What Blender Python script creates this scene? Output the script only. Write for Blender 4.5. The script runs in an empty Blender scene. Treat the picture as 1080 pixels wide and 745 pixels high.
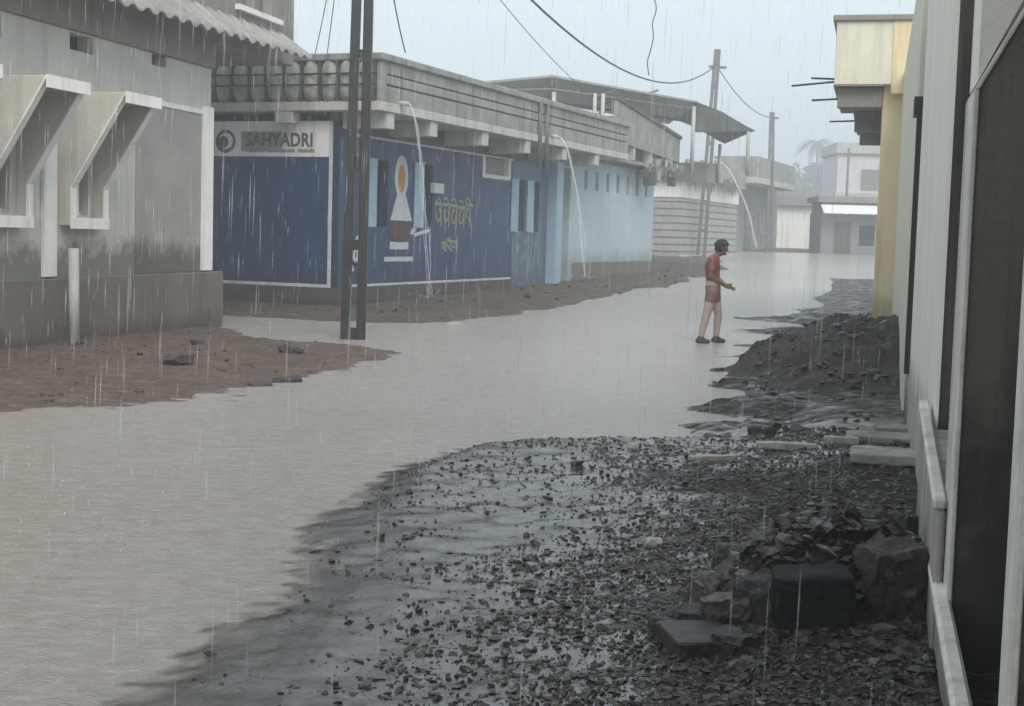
import bpy, bmesh, math, random
import numpy as np
from mathutils import Vector, Matrix, noise
random.seed(7); rng = np.random.default_rng(7)
R = math.radians
scene = bpy.context.scene
col = scene.collection

# ------------------------------------------------------------------ materials
def ramp(nt, fac, stops, mode='LINEAR'):
    r = nt.nodes.new('ShaderNodeValToRGB'); r.color_ramp.interpolation = mode
    el = r.color_ramp.elements
    el[0].position, el[0].color = stops[0][0], (*stops[0][1], 1)
    el[1].position, el[1].color = stops[-1][0], (*stops[-1][1], 1)
    for p, c in stops[1:-1]:
        e = el.new(p); e.color = (*c, 1)
    nt.links.new(fac, r.inputs[0]); return r.outputs[0]
def noise_node(nt, scale, detail=5, rough=.6, vec=None, sc3=None, dist=0.0):
    n = nt.nodes.new('ShaderNodeTexNoise'); n.inputs['Scale'].default_value = scale
    n.inputs['Detail'].default_value = detail; n.inputs['Roughness'].default_value = rough; n.inputs['Distortion'].default_value = dist
    g = nt.nodes.new('ShaderNodeNewGeometry')
    src = g.outputs['Position']
    if sc3:
        m = nt.nodes.new('ShaderNodeMapping'); m.inputs['Scale'].default_value = sc3
        nt.links.new(src, m.inputs[0]); src = m.outputs[0]
    nt.links.new(src, n.inputs['Vector']); return n.outputs[0]
def mixc(nt, fac, a, b, mode='MIX'):
    m = nt.nodes.new('ShaderNodeMix'); m.data_type = 'RGBA'; m.blend_type = mode
    for v, i in ((fac, 0), (a, 6), (b, 7)):
        if isinstance(v, (int, float)): m.inputs[i].default_value = v
        elif isinstance(v, tuple): m.inputs[i].default_value = (*v, 1)
        else: nt.links.new(v, m.inputs[i])
    return m.outputs[2]
def math_node(nt, op, a, b=None, clamp=False):
    m = nt.nodes.new('ShaderNodeMath'); m.operation = op; m.use_clamp = clamp
    for i, v in enumerate((a, b)):
        if v is None: continue
        if isinstance(v, (int, float)): m.inputs[i].default_value = v
        else: nt.links.new(v, m.inputs[i])
    return m.outputs[0]
def newmat(name):
    m = bpy.data.materials.new(name); m.use_nodes = True
    return m, m.node_tree, m.node_tree.nodes['Principled BSDF']
def M(name, c, c2=None, scale=2.5, rough=.8, bump=.25, bscale=25, streak=None, moss=None, spec=.4, speck=None):
    """weathered surface: two tones, vertical run-off stains, mould patches between two heights"""
    m, nt, p = newmat(name)
    c2 = c2 or tuple(x * .72 for x in c)
    out = ramp(nt, noise_node(nt, scale, 6, .65), [(.36, c2), (.62, c)])
    out = mixc(nt, .35, out, ramp(nt, noise_node(nt, scale * 9, 4, .7), [(.3, c2), (.7, c)]))
    if streak:
        f = noise_node(nt, 1, 4, .6, sc3=(5.5, 5.5, .35))
        f = math_node(nt, 'MULTIPLY', ramp(nt, f, [(.50, (0, 0, 0)), (.68, (1, 1, 1))]), streak[1])
        out = mixc(nt, f, out, streak[0])
    if moss:
        g = nt.nodes.new('ShaderNodeNewGeometry'); s = nt.nodes.new('ShaderNodeSeparateXYZ')
        nt.links.new(g.outputs['Position'], s.inputs[0])
        r = nt.nodes.new('ShaderNodeMapRange'); r.inputs[1].default_value = moss[1]; r.inputs[2].default_value = moss[2]
        r.inputs[3].default_value = .75; r.inputs[4].default_value = 0
        nt.links.new(s.outputs[2], r.inputs[0])
        n = noise_node(nt, 2.2, 6, .75)
        f = math_node(nt, 'ADD', r.outputs[0], n)
        f = ramp(nt, f, [(.70, (0, 0, 0)), (.95, (1, 1, 1))])
        f = math_node(nt, 'MULTIPLY', f, moss[3] if len(moss) > 3 else .8)
        out = mixc(nt, f, out, moss[0])
    if speck:
        f = ramp(nt, noise_node(nt, speck[1], 3, .6), [(.60, (0, 0, 0)), (.66, (1, 1, 1))])
        out = mixc(nt, f, out, speck[0])
    nt.links.new(out, p.inputs['Base Color'])
    rr = ramp(nt, noise_node(nt, scale * 2, 4), [(.3, (max(rough - .22, .08),) * 3), (.7, (rough,) * 3)])
    nt.links.new(rr, p.inputs['Roughness']); p.inputs['Specular IOR Level'].default_value = spec
    b = nt.nodes.new('ShaderNodeBump'); b.inputs['Strength'].default_value = bump; b.inputs['Distance'].default_value = .03
    nt.links.new(noise_node(nt, bscale, 6, .7), b.inputs['Height']); nt.links.new(b.outputs[0], p.inputs['Normal'])
    return m
MT = {}
MT['grey_wall'] = M('grey_wall_paint', (.62, .605, .555), (.49, .475, .43), 1.1, streak=((.26, .25, .23), .32), moss=((.085, .085, .065), .85, 1.75))
MT['grey_panel'] = M('grey_panel_paint', (.36, .355, .33), (.27, .265, .245), 1.3, streak=((.21, .205, .19), .35), moss=((.08, .08, .06), .85, 1.75, .85))
MT['plinth'] = M('brown_plinth', (.185, .15, .13), (.125, .10, .087), 1.8, streak=((.085, .07, .06), .6), moss=((.07, .055, .045), -.2, .55))
MT['white_trim'] = M('white_trim_paint', (.88, .88, .86), (.80, .79, .77), 3, streak=((.36, .35, .32), .4))
MT['upper_wall'] = M('brown_grey_upper', (.285, .255, .225), (.20, .18, .16), 1.6, streak=((.12, .11, .10), .5))
MT['sheet'] = M('cement_roof_sheet', (.40, .385, .36), (.24, .225, .21), 1.3, streak=((.15, .14, .13), .5), rough=.6)
MT['dark_glass'] = M('dark_window', (.02, .022, .024), (.012, .013, .014), 2, rough=.35, bump=.05)
MT['dark_void'] = M('unlit_interior_black', (.018, .017, .016), (.01, .01, .01), 2)  # darkness inside windows, vents and recess painted as near-black
MT['blue'] = M('deep_blue_paint', (.005, .040, .150), (.003, .022, .080), 1.1, streak=((.02, .055, .13), .5), moss=((.012, .018, .025), .3, 1.2, .55), rough=.6, speck=((.03, .05, .08), 14))
MT['blue_dark'] = M('stained_dark_blue_paint', (.008, .022, .058), (.005, .013, .03), 1.4, streak=((.05, .085, .13), .4), moss=((.018, .022, .025), .3, 1.3, .6), rough=.6)
MT['blue_grey'] = M('grey_blue_paint', (.085, .13, .205), (.05, .08, .14), 1.4, streak=((.17, .21, .27), .5), rough=.6)
MT['pale_blue'] = M('pale_blue_paint', (.47, .56, .60), (.38, .47, .51), 1.2, streak=((.50, .60, .64), .5), moss=((.16, .20, .20), .6, 1.6, .5))
MT['shutter_blue'] = M('light_blue_paint', (.36, .50, .62), (.24, .36, .48), 2)
MT['teal'] = M('teal_grey_door_paint', (.13, .20, .23), (.09, .14, .165), 2, streak=((.06, .09, .10), .5))
MT['blue_base'] = M('splashed_base', (.085, .078, .072), (.045, .04, .037), 1.7, streak=((.04, .035, .03), .5), moss=((.03, .027, .022), -.1, .5))
MT['pale_base'] = M('splashed_plinth_stone', (.20, .18, .165), (.12, .105, .095), 1.7, streak=((.07, .06, .055), .5))
MT['sign_white'] = M('sign_off_white', (.80, .80, .82), (.66, .66, .69), 1.8, streak=((.33, .34, .35), .4), rough=.55)
MT['paint_white'] = M('painted_white_line', (.62, .66, .70), (.42, .47, .52), 5, streak=((.25, .30, .36), .5))
MT['sign_ink'] = M('faded_black_ink', (.06, .055, .06), (.10, .10, .10), 6)
MT['sign_grey'] = M('faded_grey_ink', (.20, .19, .20), (.27, .26, .27), 6)
MT['olive'] = M('olive_stain', (.30, .31, .27), (.22, .23, .19), 4)
MT['yellow_ink'] = M('yellow_lettering_paint', (.36, .34, .14), (.12, .17, .17), 14)
MT['orange_ink'] = M('orange_flame_paint', (.55, .25, .05), (.38, .14, .05), 9)
MT['maroon_ink'] = M('maroon_paint', (.10, .035, .032), (.055, .03, .035), 6)
MT['pale_ink'] = M('pale_mural_paint', (.56, .60, .64), (.42, .47, .52), 6)
MT['green_ink'] = M('grey_green_mural_paint', (.16, .26, .26), (.10, .17, .19), 6)
MT['concrete_old'] = M('mouldy_concrete', (.36, .37, .345), (.20, .205, .19), 2.4, streak=((.10, .105, .095), .7), bump=.4)
MT['concrete_dark'] = M('mould_and_shade_concrete', (.115, .12, .112), (.055, .058, .054), 2.4, streak=((.03, .03, .03), .5))  # mould black; also carries painted shade under the slab and behind parapet posts
MT['concrete_pale'] = M('pale_concrete', (.56, .56, .53), (.40, .40, .37), 2.4, streak=((.24, .24, .22), .5))
MT['jali'] = M('pale_mouldy_baluster', (.40, .41, .38), (.21, .22, .20), 4, streak=((.11, .115, .10), .7))
MT['iron'] = M('rusty_wet_iron', (.016, .013, .013), (.009, .008, .008), 5, rough=.5, bump=.2, spec=.5)
MT['iron_grey'] = M('haze_paled_iron', (.15, .15, .15), (.10, .10, .10), 5, rough=.5)  # iron of the far poles paled: rain haze put into the colour
MT['wire'] = M('black_cable', (.03, .03, .032), None, 5, bump=0)
MT['whitewash'] = M('stained_whitewash', (.88, .84, .76), (.78, .74, .66), 1.7, streak=((.40, .38, .35), .22), moss=((.16, .15, .13), .3, 1.1, .6))
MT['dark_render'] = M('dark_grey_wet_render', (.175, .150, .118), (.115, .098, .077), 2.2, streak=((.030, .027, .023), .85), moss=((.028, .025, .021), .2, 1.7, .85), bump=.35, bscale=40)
MT['edge_white'] = M('chipped_white_edge', (.76, .72, .65), (.52, .49, .44), 6, streak=((.22, .20, .18), .5), bump=.3)
MT['stained_front'] = M('stained_plaster', (.50, .47, .42), (.27, .25, .22), 2.8, streak=((.09, .08, .07), .75), moss=((.10, .09, .08), .0, .6, .6), bump=.4)
MT['cream'] = M('cream_paint', (.78, .75, .63), (.67, .64, .52), 1.4, streak=((.48, .45, .35), .4))
MT['ochre'] = M('tan_ochre_paint', (.82, .68, .44), (.70, .57, .36), 1.7, streak=((.30, .26, .17), .4), moss=((.24, .19, .10), .3, 1.2, .5))
MT['coping'] = M('brown_grey_coping', (.30, .28, .25), None, 3)
MT['beam_grey'] = M('raw_grey_beam', (.26, .25, .235), (.19, .18, .17), 2.4)
MT['stone_wall'] = M('coursed_grey_wall', (.42, .415, .40), (.30, .295, .285), 3)  # stone house grey lightened: distance haze put into the colour
MT['stone_dark'] = M('mortar_line', (.12, .115, .11), None, 3)
MT['green_grey'] = M('green_grey_wall', (.33, .36, .345), (.25, .275, .265), 1.6, streak=((.10, .12, .11), .5))  # terrace wall paled, with haze put into its paint colour
MT['hut_wall'] = M('blue_grey_hut', (.26, .27, .29), (.20, .21, .23), 2)  # hut wall colour lightened to stand in for thicker haze
MT['lilac'] = M('pale_lilac_wall', (.66, .65, .68), (.56, .55, .59), 2)
MT['bark'] = M('bark', (.07, .055, .04), None, 6)
MT['soil_mound'] = M('dark_wet_soil', (.044, .030, .024), (.022, .0155, .0125), 5, rough=.7, bump=.8, bscale=30, spec=.3)
MT['rock_dark'] = M('wet_dark_rock', (.030, .027, .024), (.013, .012, .011), 9, rough=.6, bump=.6, bscale=30, spec=.5)
MT['block_black'] = M('wet_black_block', (.009, .0095, .009), (.005, .005, .005), 9, spec=.2, rough=.75, bump=.4, bscale=60)
MT['slab_maroon'] = M('wet_maroon_slab', (.032, .020, .020), (.018, .012, .012), 9, rough=.5, bump=.4, bscale=60)
MT['brick'] = M('broken_red_brick', (.062, .036, .028), (.028, .018, .015), 10, rough=.7, bump=.7, bscale=40, speck=((.15, .125, .10), 11))
MT['stone_pale'] = M('pale_stone', (.40, .37, .33), (.26, .24, .21), 9, rough=.6, bump=.5)
MT['skin'] = M('skin', (.17, .085, .06), (.14, .07, .05), 8, rough=.45, bump=.05)
MT['hair'] = M('black_wet_hair', (.012, .011, .011), None, 30, rough=.35, bump=.5, bscale=120)
MT['shirt'] = M('wet_dark_red_cloth', (.23, .070, .064), (.14, .042, .040), 7, rough=.55, bump=.4, bscale=22)
MT['shorts'] = M('wet_rust_cloth', (.21, .115, .10), (.15, .08, .07), 7, rough=.55, bump=.4, bscale=22)
MT['trousers'] = M('wet_pale_cloth', (.42, .35, .315), (.31, .26, .235), 7, rough=.6, bump=.4, bscale=22)
MT['waist'] = M('pale_waistband_cloth', (.62, .52, .50), None, 7)
MT['shoe'] = M('dark_shoe', (.04, .035, .035), None, 7)

def leaf_mat(name, c):
    m, nt, p = newmat(name)
    g = nt.nodes.new('ShaderNodeNewGeometry')
    out = ramp(nt, g.outputs['Random Per Island'], [(0, tuple(x * .6 for x in c)), (1, tuple(min(1, x * 1.5) for x in c))])
    nt.links.new(out, p.inputs['Base Color']); p.inputs['Roughness'].default_value = .6
    return m
MT['leaf'] = leaf_mat('tree_leaves', (.06, .085, .045)); MT['frond'] = leaf_mat('palm_leaves', (.06, .08, .045)); MT['weed'] = leaf_mat('weeds', (.10, .11, .08))

def gravel_mat():
    m, nt, p = newmat('loose_gravel')
    g = nt.nodes.new('ShaderNodeNewGeometry')
    c = ramp(nt, g.outputs['Random Per Island'], [(0, (.007, .0055, .0043)), (.35, (.016, .0118, .009)), (.6, (.034, .019, .0128)), (.82, (.042, .031, .0235)), (.965, (.085, .067, .051)), (1, (.28, .245, .20))])
    c = mixc(nt, .4, c, ramp(nt, noise_node(nt, 40, 4), [(.3, (.010, .0075, .006)), (.7, (.042, .032, .025))]))
    nt.links.new(c, p.inputs['Base Color'])
    nt.links.new(ramp(nt, noise_node(nt, 25, 3), [(.3, (.16,) * 3), (.7, (.6,) * 3)]), p.inputs['Roughness'])
    b = nt.nodes.new('ShaderNodeBump'); b.inputs['Strength'].default_value = .4; b.inputs['Distance'].default_value = .01
    nt.links.new(noise_node(nt, 120, 4), b.inputs['Height']); nt.links.new(b.outputs[0], p.inputs['Normal'])
    return m
MT['gravel'] = gravel_mat()
def ground_mat():
    m, nt, p = newmat('wet_mud_and_gravel')
    at = nt.nodes.new('ShaderNodeAttribute'); at.attribute_name = 'soil'   # 0 brown mud verge, 1 dark gravel bank
    mud = ramp(nt, noise_node(nt, 1.7, 8, .7), [(.3, (.090, .063, .050)), (.52, (.135, .098, .078)), (.7, (.18, .138, .112))])
    mud = mixc(nt, .4, mud, ramp(nt, noise_node(nt, 14, 6, .75), [(.35, (.055, .042, .035)), (.65, (.20, .16, .135))]))
    grv = ramp(nt, noise_node(nt, 2.3, 7, .7), [(.3, (.016, .0125, .010)), (.55, (.031, .023, .0178)), (.75, (.054, .042, .033))])
    v = nt.nodes.new('ShaderNodeTexVoronoi'); v.inputs['Scale'].default_value = 38
    gg = nt.nodes.new('ShaderNodeNewGeometry'); nt.links.new(gg.outputs['Position'], v.inputs['Vector'])
    grv = mixc(nt, .5, grv, ramp(nt, v.outputs['Color'], [(.1, (.022, .02, .019)), (.6, (.05, .043, .038)), (.95, (.13, .12, .105))]))
    c = mixc(nt, at.outputs['Fac'], mud, grv)
    nt.links.new(c, p.inputs['Base Color'])
    wt = nt.nodes.new('ShaderNodeAttribute'); wt.attribute_name = 'wet'
    sheen = ramp(nt, math_node(nt, 'ADD', noise_node(nt, 4.2, 8, .75, sc3=(.7, 1.9, 1)), math_node(nt, 'SUBTRACT', math_node(nt, 'MULTIPLY', wt.outputs['Fac'], .24), .05)), [(.49, (.60,) * 3), (.61, (.04,) * 3)])
    nt.links.new(sheen, p.inputs['Roughness'])
    film = math_node(nt, 'ADD', noise_node(nt, 5.5, 8, .8, sc3=(.5, 2.0, 1)), math_node(nt, 'SUBTRACT', math_node(nt, 'MULTIPLY', wt.outputs['Fac'], .19), .07))
    nt.links.new(ramp(nt, film, [(.47, (.02,) * 3), (.60, (1.0,) * 3)]), p.inputs['Specular IOR Level'])
    b = nt.nodes.new('ShaderNodeBump'); b.inputs['Distance'].default_value = .02
    nt.links.new(math_node(nt, 'ADD', math_node(nt, 'MULTIPLY', sheen, 1.3), .05), b.inputs['Strength'])
    h = math_node(nt, 'ADD', noise_node(nt, 26, 8, .85, sc3=(.7, 1.3, 1)), math_node(nt, 'MULTIPLY', v.outputs['Distance'], .6))
    nt.links.new(h, b.inputs['Height']); nt.links.new(b.outputs[0], p.inputs['Normal'])
    return m
MT['ground'] = ground_mat()
def water_mat():
    m, nt, p = newmat('muddy_flood_water')
    # silty brown near, paler farther off: sky reflection and haze put into the colour; beaten into froth by the rain
    g0 = nt.nodes.new('ShaderNodeNewGeometry'); sx = nt.nodes.new('ShaderNodeSeparateXYZ'); nt.links.new(g0.outputs['Position'], sx.inputs[0])
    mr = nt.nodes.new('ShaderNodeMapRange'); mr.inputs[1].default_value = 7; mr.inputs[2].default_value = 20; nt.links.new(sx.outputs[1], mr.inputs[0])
    silt_far_pale = math_node(nt, 'ADD', mr.outputs[0], math_node(nt, 'MULTIPLY', math_node(nt, 'SUBTRACT', noise_node(nt, .35, 5, .65, sc3=(1, .5, 1)), .5), 1.5), True)
    c = mixc(nt, silt_far_pale, (.29, .248, .208), (.56, .53, .495))
    c = mixc(nt, .55, c, ramp(nt, noise_node(nt, 9.0, 7, .85, sc3=(.7, 1.2, 1)), [(.28, (.17, .15, .13)), (.52, (.335, .31, .285)), (.72, (.54, .515, .485))]))
    froth = ramp(nt, noise_node(nt, 34, 5, .8), [(.56, (0, 0, 0)), (.70, (1, 1, 1))])
    c = mixc(nt, math_node(nt, 'MULTIPLY', froth, .5), c, (.58, .56, .53))
    nt.links.new(c, p.inputs['Base Color'])
    p.inputs['Roughness'].default_value = .16; p.inputs['Specular IOR Level'].default_value = .5; p.inputs['IOR'].default_value = 1.33
    dp = nt.nodes.new('ShaderNodeAttribute'); dp.attribute_name = 'depth'    # turbid: the bottom only shows through the last centimetres
    mr2 = nt.nodes.new('ShaderNodeMapRange'); mr2.interpolation_type = 'SMOOTHSTEP'; mr2.inputs[1].default_value = .0; mr2.inputs[2].default_value = .013
    nt.links.new(dp.outputs['Fac'], mr2.inputs[0]); nt.links.new(mr2.outputs[0], p.inputs['Alpha'])
    # pocked by falling drops: small rings and pimples over a running chop
    v = nt.nodes.new('ShaderNodeTexVoronoi'); v.inputs['Scale'].default_value = 9
    g = nt.nodes.new('ShaderNodeNewGeometry'); nt.links.new(g.outputs['Position'], v.inputs['Vector'])
    ring = math_node(nt, 'SINE', math_node(nt, 'MULTIPLY', v.outputs['Distance'], 26.0))
    fall = math_node(nt, 'SUBTRACT', 1.0, math_node(nt, 'MULTIPLY', v.outputs['Distance'], 1.7), True)
    ring = math_node(nt, 'MULTIPLY', ring, fall)
    h = math_node(nt, 'ADD', math_node(nt, 'MULTIPLY', ring, .45), noise_node(nt, 24, 6, .8))
    h = math_node(nt, 'ADD', h, math_node(nt, 'MULTIPLY', noise_node(nt, 3.2, 4, .6, sc3=(.7, 1.6, 1)), 1.6))
    b = nt.nodes.new('ShaderNodeBump'); b.inputs['Strength'].default_value = .6; b.inputs['Distance'].default_value = .013
    nt.links.new(h, b.inputs['Height']); nt.links.new(b.outputs[0], p.inputs['Normal'])
    return m
MT['water'] = water_mat()
def drop_mat(name, alpha, c=(.85, .87, .9)):
    m, nt, p = newmat(name)
    p.inputs['Base Color'].default_value = (*c, 1); p.inputs['Roughness'].default_value = .25
    p.inputs['Alpha'].default_value = alpha
    return m
MT['rain'] = drop_mat('falling_rain', .15); MT['splash'] = drop_mat('splash_drops', .32); MT['jet'] = drop_mat('falling_roof_water', .2)

# ------------------------------------------------------------------ mesh helpers
class MB:
    def __init__(s): s.v = []; s.f = []; s.sm = []
    def add(s, vs, fs, smooth=False):
        o = len(s.v); s.v += [tuple(x) for x in vs]; s.f += [tuple(i + o for i in f) for f in fs]; s.sm += [smooth] * len(fs); return s
    def box(s, x0, x1, y0, y1, z0, z1, jit=0):
        vs = [(x, y, z) for z in (z0, z1) for y in (y0, y1) for x in (x0, x1)]
        if jit: vs = [tuple(c + random.uniform(-jit, jit) for c in v) for v in vs]
        return s.add(vs, [(0, 2, 3, 1), (4, 5, 7, 6), (0, 1, 5, 4), (2, 6, 7, 3), (0, 4, 6, 2), (1, 3, 7, 5)])
    def st(s, s0, s1, t0, t1, z0, z1, jit=0):            # box in wall coordinates: along, outward (local -Y), up
        return s.box(s0, s1, -t1, -t0, z0, z1, jit)
    def prism(s, poly, axis, a, b):                       # poly in the two other axes, extruded a..b
        def mk(u, w, k): return {'x': (k, u, w), 'y': (u, k, w), 'z': (u, w, k)}[axis]
        n = len(poly); vs = [mk(u, w, a) for u, w in poly] + [mk(u, w, b) for u, w in poly]
        return s.add(vs, [tuple(range(n))[::-1], tuple(range(n, 2 * n))] + [(i, (i + 1) % n, n + (i + 1) % n, n + i) for i in range(n)])
    def tube(s, pts, r, seg=6, smooth=True):
        pts = [Vector(p) for p in pts]; n = len(pts)
        rs = r if isinstance(r, (list, tuple)) else [r] * n
        vs = []; fs = []; up = Vector((.13, .31, .94)).normalized()
        for i, p in enumerate(pts):
            d = (pts[min(i + 1, n - 1)] - pts[max(i - 1, 0)]).normalized()
            a = d.cross(up)
            if a.length < .05: a = d.cross(Vector((1, 0, 0)))
            a.normalize(); b = d.cross(a)
            for k in range(seg):
                th = 2 * math.pi * k / seg; vs.append(p + (a * math.cos(th) + b * math.sin(th)) * rs[i])
        for i in range(n - 1):
            for k in range(seg):
                k2 = (k + 1) % seg; fs.append((i * seg + k, i * seg + k2, (i + 1) * seg + k2, (i + 1) * seg + k))
        fs.append(tuple(range(seg))[::-1]); fs.append(tuple((n - 1) * seg + k for k in range(seg)))
        return s.add(vs, fs, smooth)
    def lathe(s, c, prof, seg=14):
        vs = []; fs = []
        for r, z in prof:
            for k in range(seg): th = 2 * math.pi * k / seg; vs.append((c[0] + r * math.cos(th), c[1] + r * math.sin(th), c[2] + z))
        for i in range(len(prof) - 1):
            for k in range(seg): k2 = (k + 1) % seg; fs.append((i * seg + k, i * seg + k2, (i + 1) * seg + k2, (i + 1) * seg + k))
        fs.append(tuple(range(seg))[::-1]); fs.append(tuple((len(prof) - 1) * seg + k for k in range(seg)))
        return s.add(vs, fs, True)
    def build(s, name, mat, parent=None, bev=0, loc=None):
        me = bpy.data.meshes.new(name); me.from_pydata(s.v, [], s.f); me.update()
        me.polygons.foreach_set('use_smooth', s.sm)
        me.materials.append(MT[mat] if isinstance(mat, str) else mat)
        bm = bmesh.new(); bm.from_mesh(me); bmesh.ops.recalc_face_normals(bm, faces=bm.faces); bm.to_mesh(me); bm.free()
        o = bpy.data.objects.new(name, me); col.objects.link(o)
        if parent: o.parent = parent
        if loc is not None: o.location = loc
        if bev:
            b = o.modifiers.new('bevel', 'BEVEL'); b.width = bev; b.segments = 1; b.limit_method = 'ANGLE'
        return o
def tag(o, label=None, cat=None, group=None, kind=None):
    if label: o['label'] = label
    if cat: o['category'] = cat
    if group: o['group'] = group
    if kind: o['kind'] = kind
    return o
def empty(name, loc=(0, 0, 0), rz=0.0, label=None, cat=None, group=None):
    o = bpy.data.objects.new(name, None); col.objects.link(o); o.empty_display_size = .2
    o.location = loc; o.rotation_euler = (0, 0, rz); return tag(o, label, cat, group)
def dup(root, label, group=None, loc=None, rz=None):
    r = root.copy(); col.objects.link(r); r['label'] = label
    if group: r['group'] = group
    if loc is not None: r.location = loc
    if rz is not None: r.rotation_euler = (0, 0, rz)
    for ch in list(root.children):
        c = ch.copy(); col.objects.link(c); c.parent = r
        for g in list(ch.children):
            d = g.copy(); col.objects.link(d); d.parent = c
    return r
def wall_mesh(s0, s1, z0, z1, holes, t=0., thick=.25):
    """an upright slab in wall coordinates with real openings (s0,s1,z0,z1) cut through it"""
    m = MB()
    ss = sorted({s0, s1, *[h[0] for h in holes], *[h[1] for h in holes]}); zs = sorted({z0, z1, *[h[2] for h in holes], *[h[3] for h in holes]})
    ss = [x for x in ss if s0 <= x <= s1]; zs = [x for x in zs if z0 <= x <= z1]
    def solid(i, j):
        if i < 0 or j < 0 or i >= len(ss) - 1 or j >= len(zs) - 1: return False
        a, b = (ss[i] + ss[i + 1]) / 2, (zs[j] + zs[j + 1]) / 2
        return not any(h[0] < a < h[1] and h[2] < b < h[3] for h in holes)
    y0, y1 = -t, -t + thick
    for i in range(len(ss) - 1):
        for j in range(len(zs) - 1):
            if not solid(i, j): continue
            a, b, c, d = ss[i], ss[i + 1], zs[j], zs[j + 1]
            q = lambda *p: m.add(p, [(0, 1, 2, 3)])
            q((a, y0, c), (b, y0, c), (b, y0, d), (a, y0, d)); q((a, y1, d), (b, y1, d), (b, y1, c), (a, y1, c))
            if not solid(i - 1, j): q((a, y1, c), (a, y0, c), (a, y0, d), (a, y1, d))
            if not solid(i + 1, j): q((b, y0, c), (b, y1, c), (b, y1, d), (b, y0, d))
            if not solid(i, j - 1): q((a, y1, c), (b, y1, c), (b, y0, c), (a, y0, c))
            if not solid(i, j + 1): q((a, y0, d), (b, y0, d), (b, y1, d), (a, y1, d))
    o = MB(); idx = {}
    for f in m.f:
        ids = []
        for k in f:
            key = tuple(round(c, 4) for c in m.v[k])
            if key not in idx: idx[key] = len(o.v); o.v.append(key)
            ids.append(idx[key])
        o.f.append(tuple(ids)); o.sm.append(False)
    return o

# ------------------------------------------------------------------ camera
F, ROLL, HZ, HC = 1500., R(1.6), 248., 1.7
PITCH = math.atan((372.5 - HZ) / F)
cam = bpy.data.cameras.new('camera'); co = bpy.data.objects.new('camera', cam); col.objects.link(co)
cam.sensor_width = 36; cam.lens = 36 * F / 1080; cam.clip_end = 1500; cam.clip_start = .05
co.matrix_world = Matrix.Translation((0, 0, HC)) @ Matrix.Rotation(R(90) - PITCH, 4, 'X') @ Matrix.Rotation(ROLL, 4, 'Z')
scene.camera = co
def G(px, py, z=0.):                                     # ground point seen at a point of the photograph (used to survey the place)
    x, y = (px - 540) / F, -(py - 372.5) / F
    c, s = math.cos(ROLL), math.sin(ROLL)
    xl, yl = x * c - y * s, x * s + y * c
    d = (xl, math.cos(PITCH) + yl * math.sin(PITCH), -math.sin(PITCH) + yl * math.cos(PITCH))
    k = (z - HC) / d[2]; return (d[0] * k, d[1] * k)

# ------------------------------------------------------------------ terrain
def rise(y): return np.clip((np.asarray(y, float) - 24) * .018, 0, 1.28)
def seg_dist(px, py, poly, closed=True):
    d = np.full(px.shape, 1e9); n = len(poly)
    for i in range(n if closed else n - 1):
        ax, ay = poly[i]; bx, by = poly[(i + 1) % n]
        vx, vy = bx - ax, by - ay; L = vx * vx + vy * vy + 1e-12
        t = np.clip(((px - ax) * vx + (py - ay) * vy) / L, 0, 1)
        d = np.minimum(d, np.hypot(px - ax - t * vx, py - ay - t * vy))
    return d
def inside(px, py, poly):
    r = np.zeros(px.shape, bool); n = len(poly)
    for i in range(n):
        ax, ay = poly[i]; bx, by = poly[(i + 1) % n]
        c = ((ay > py) != (by > py)) & (px < (bx - ax) * (py - ay) / (by - ay + 1e-12) + ax); r ^= c
    return r
def sd(px, py, poly): d = seg_dist(px, py, poly); return np.where(inside(px, py, poly), d, -d)
def sm(x): x = np.clip(x, 0, 1); return x * x * (3 - 2 * x)
_tab = rng.random((257, 257))
def vnoise(x, y, f):
    x = x * f + 31.7; y = y * f + 11.3; ix = np.floor(x).astype(int); iy = np.floor(y).astype(int)
    fx = sm(x - ix); fy = sm(y - iy); a = lambda i, j: _tab[(ix + i) % 256, (iy + j) % 256]
    return (a(0, 0) * (1 - fx) + a(1, 0) * fx) * (1 - fy) + (a(0, 1) * (1 - fx) + a(1, 1) * fx) * fy
def fbm(x, y, f, o=4):
    s = 0; a = .5
    for k in range(o): s = s + a * (vnoise(x + 7.1 * k, y - 3.3 * k, f) - .5) * 2; f *= 2.1; a *= .55
    return s
BANK = [G(960, 456, .08), G(785, 458, .08), G(640, 459, .08), G(545, 460, .08), G(480, 470, .06), G(415, 490, .05), G(372, 518, .03), G(338, 553, .02), G(318, 595, .01),
        G(280, 640), G(220, 684), G(168, 718), G(95, 747), G(-90, 800), (-3, -6), (6, -6), (6, 9), (4.2, 11.8)]
VERGE = [(-9.5, 2), G(-60, 452), G(0, 441), G(110, 433), G(200, 424), G(290, 408), G(350, 398), G(400, 386), G(446, 373), G(405, 363), G(330, 361), G(262, 352), (-4.2, 24.0), (-9, 24)]
BLUEV = [(-7, 26.5), (-3.4, 25.6), (-1.2, 25.6), (.4, 28.5), (1.7, 32.5), (3.4, 38), (5.6, 44), (8.2, 54), (10, 64), (10.5, 80), (-6, 80), (-7, 40)]
RW = Vector((1.84, 5.98, 0)); RD = R(14.2)
def rwall(x, y):                                          # distance out from the right-hand wall into the street, and along it
    dx, dy = x - RW.x, y - RW.y
    return -(dx * math.cos(RD) - dy * math.sin(RD)), dx * math.sin(RD) + dy * math.cos(RD)
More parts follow.
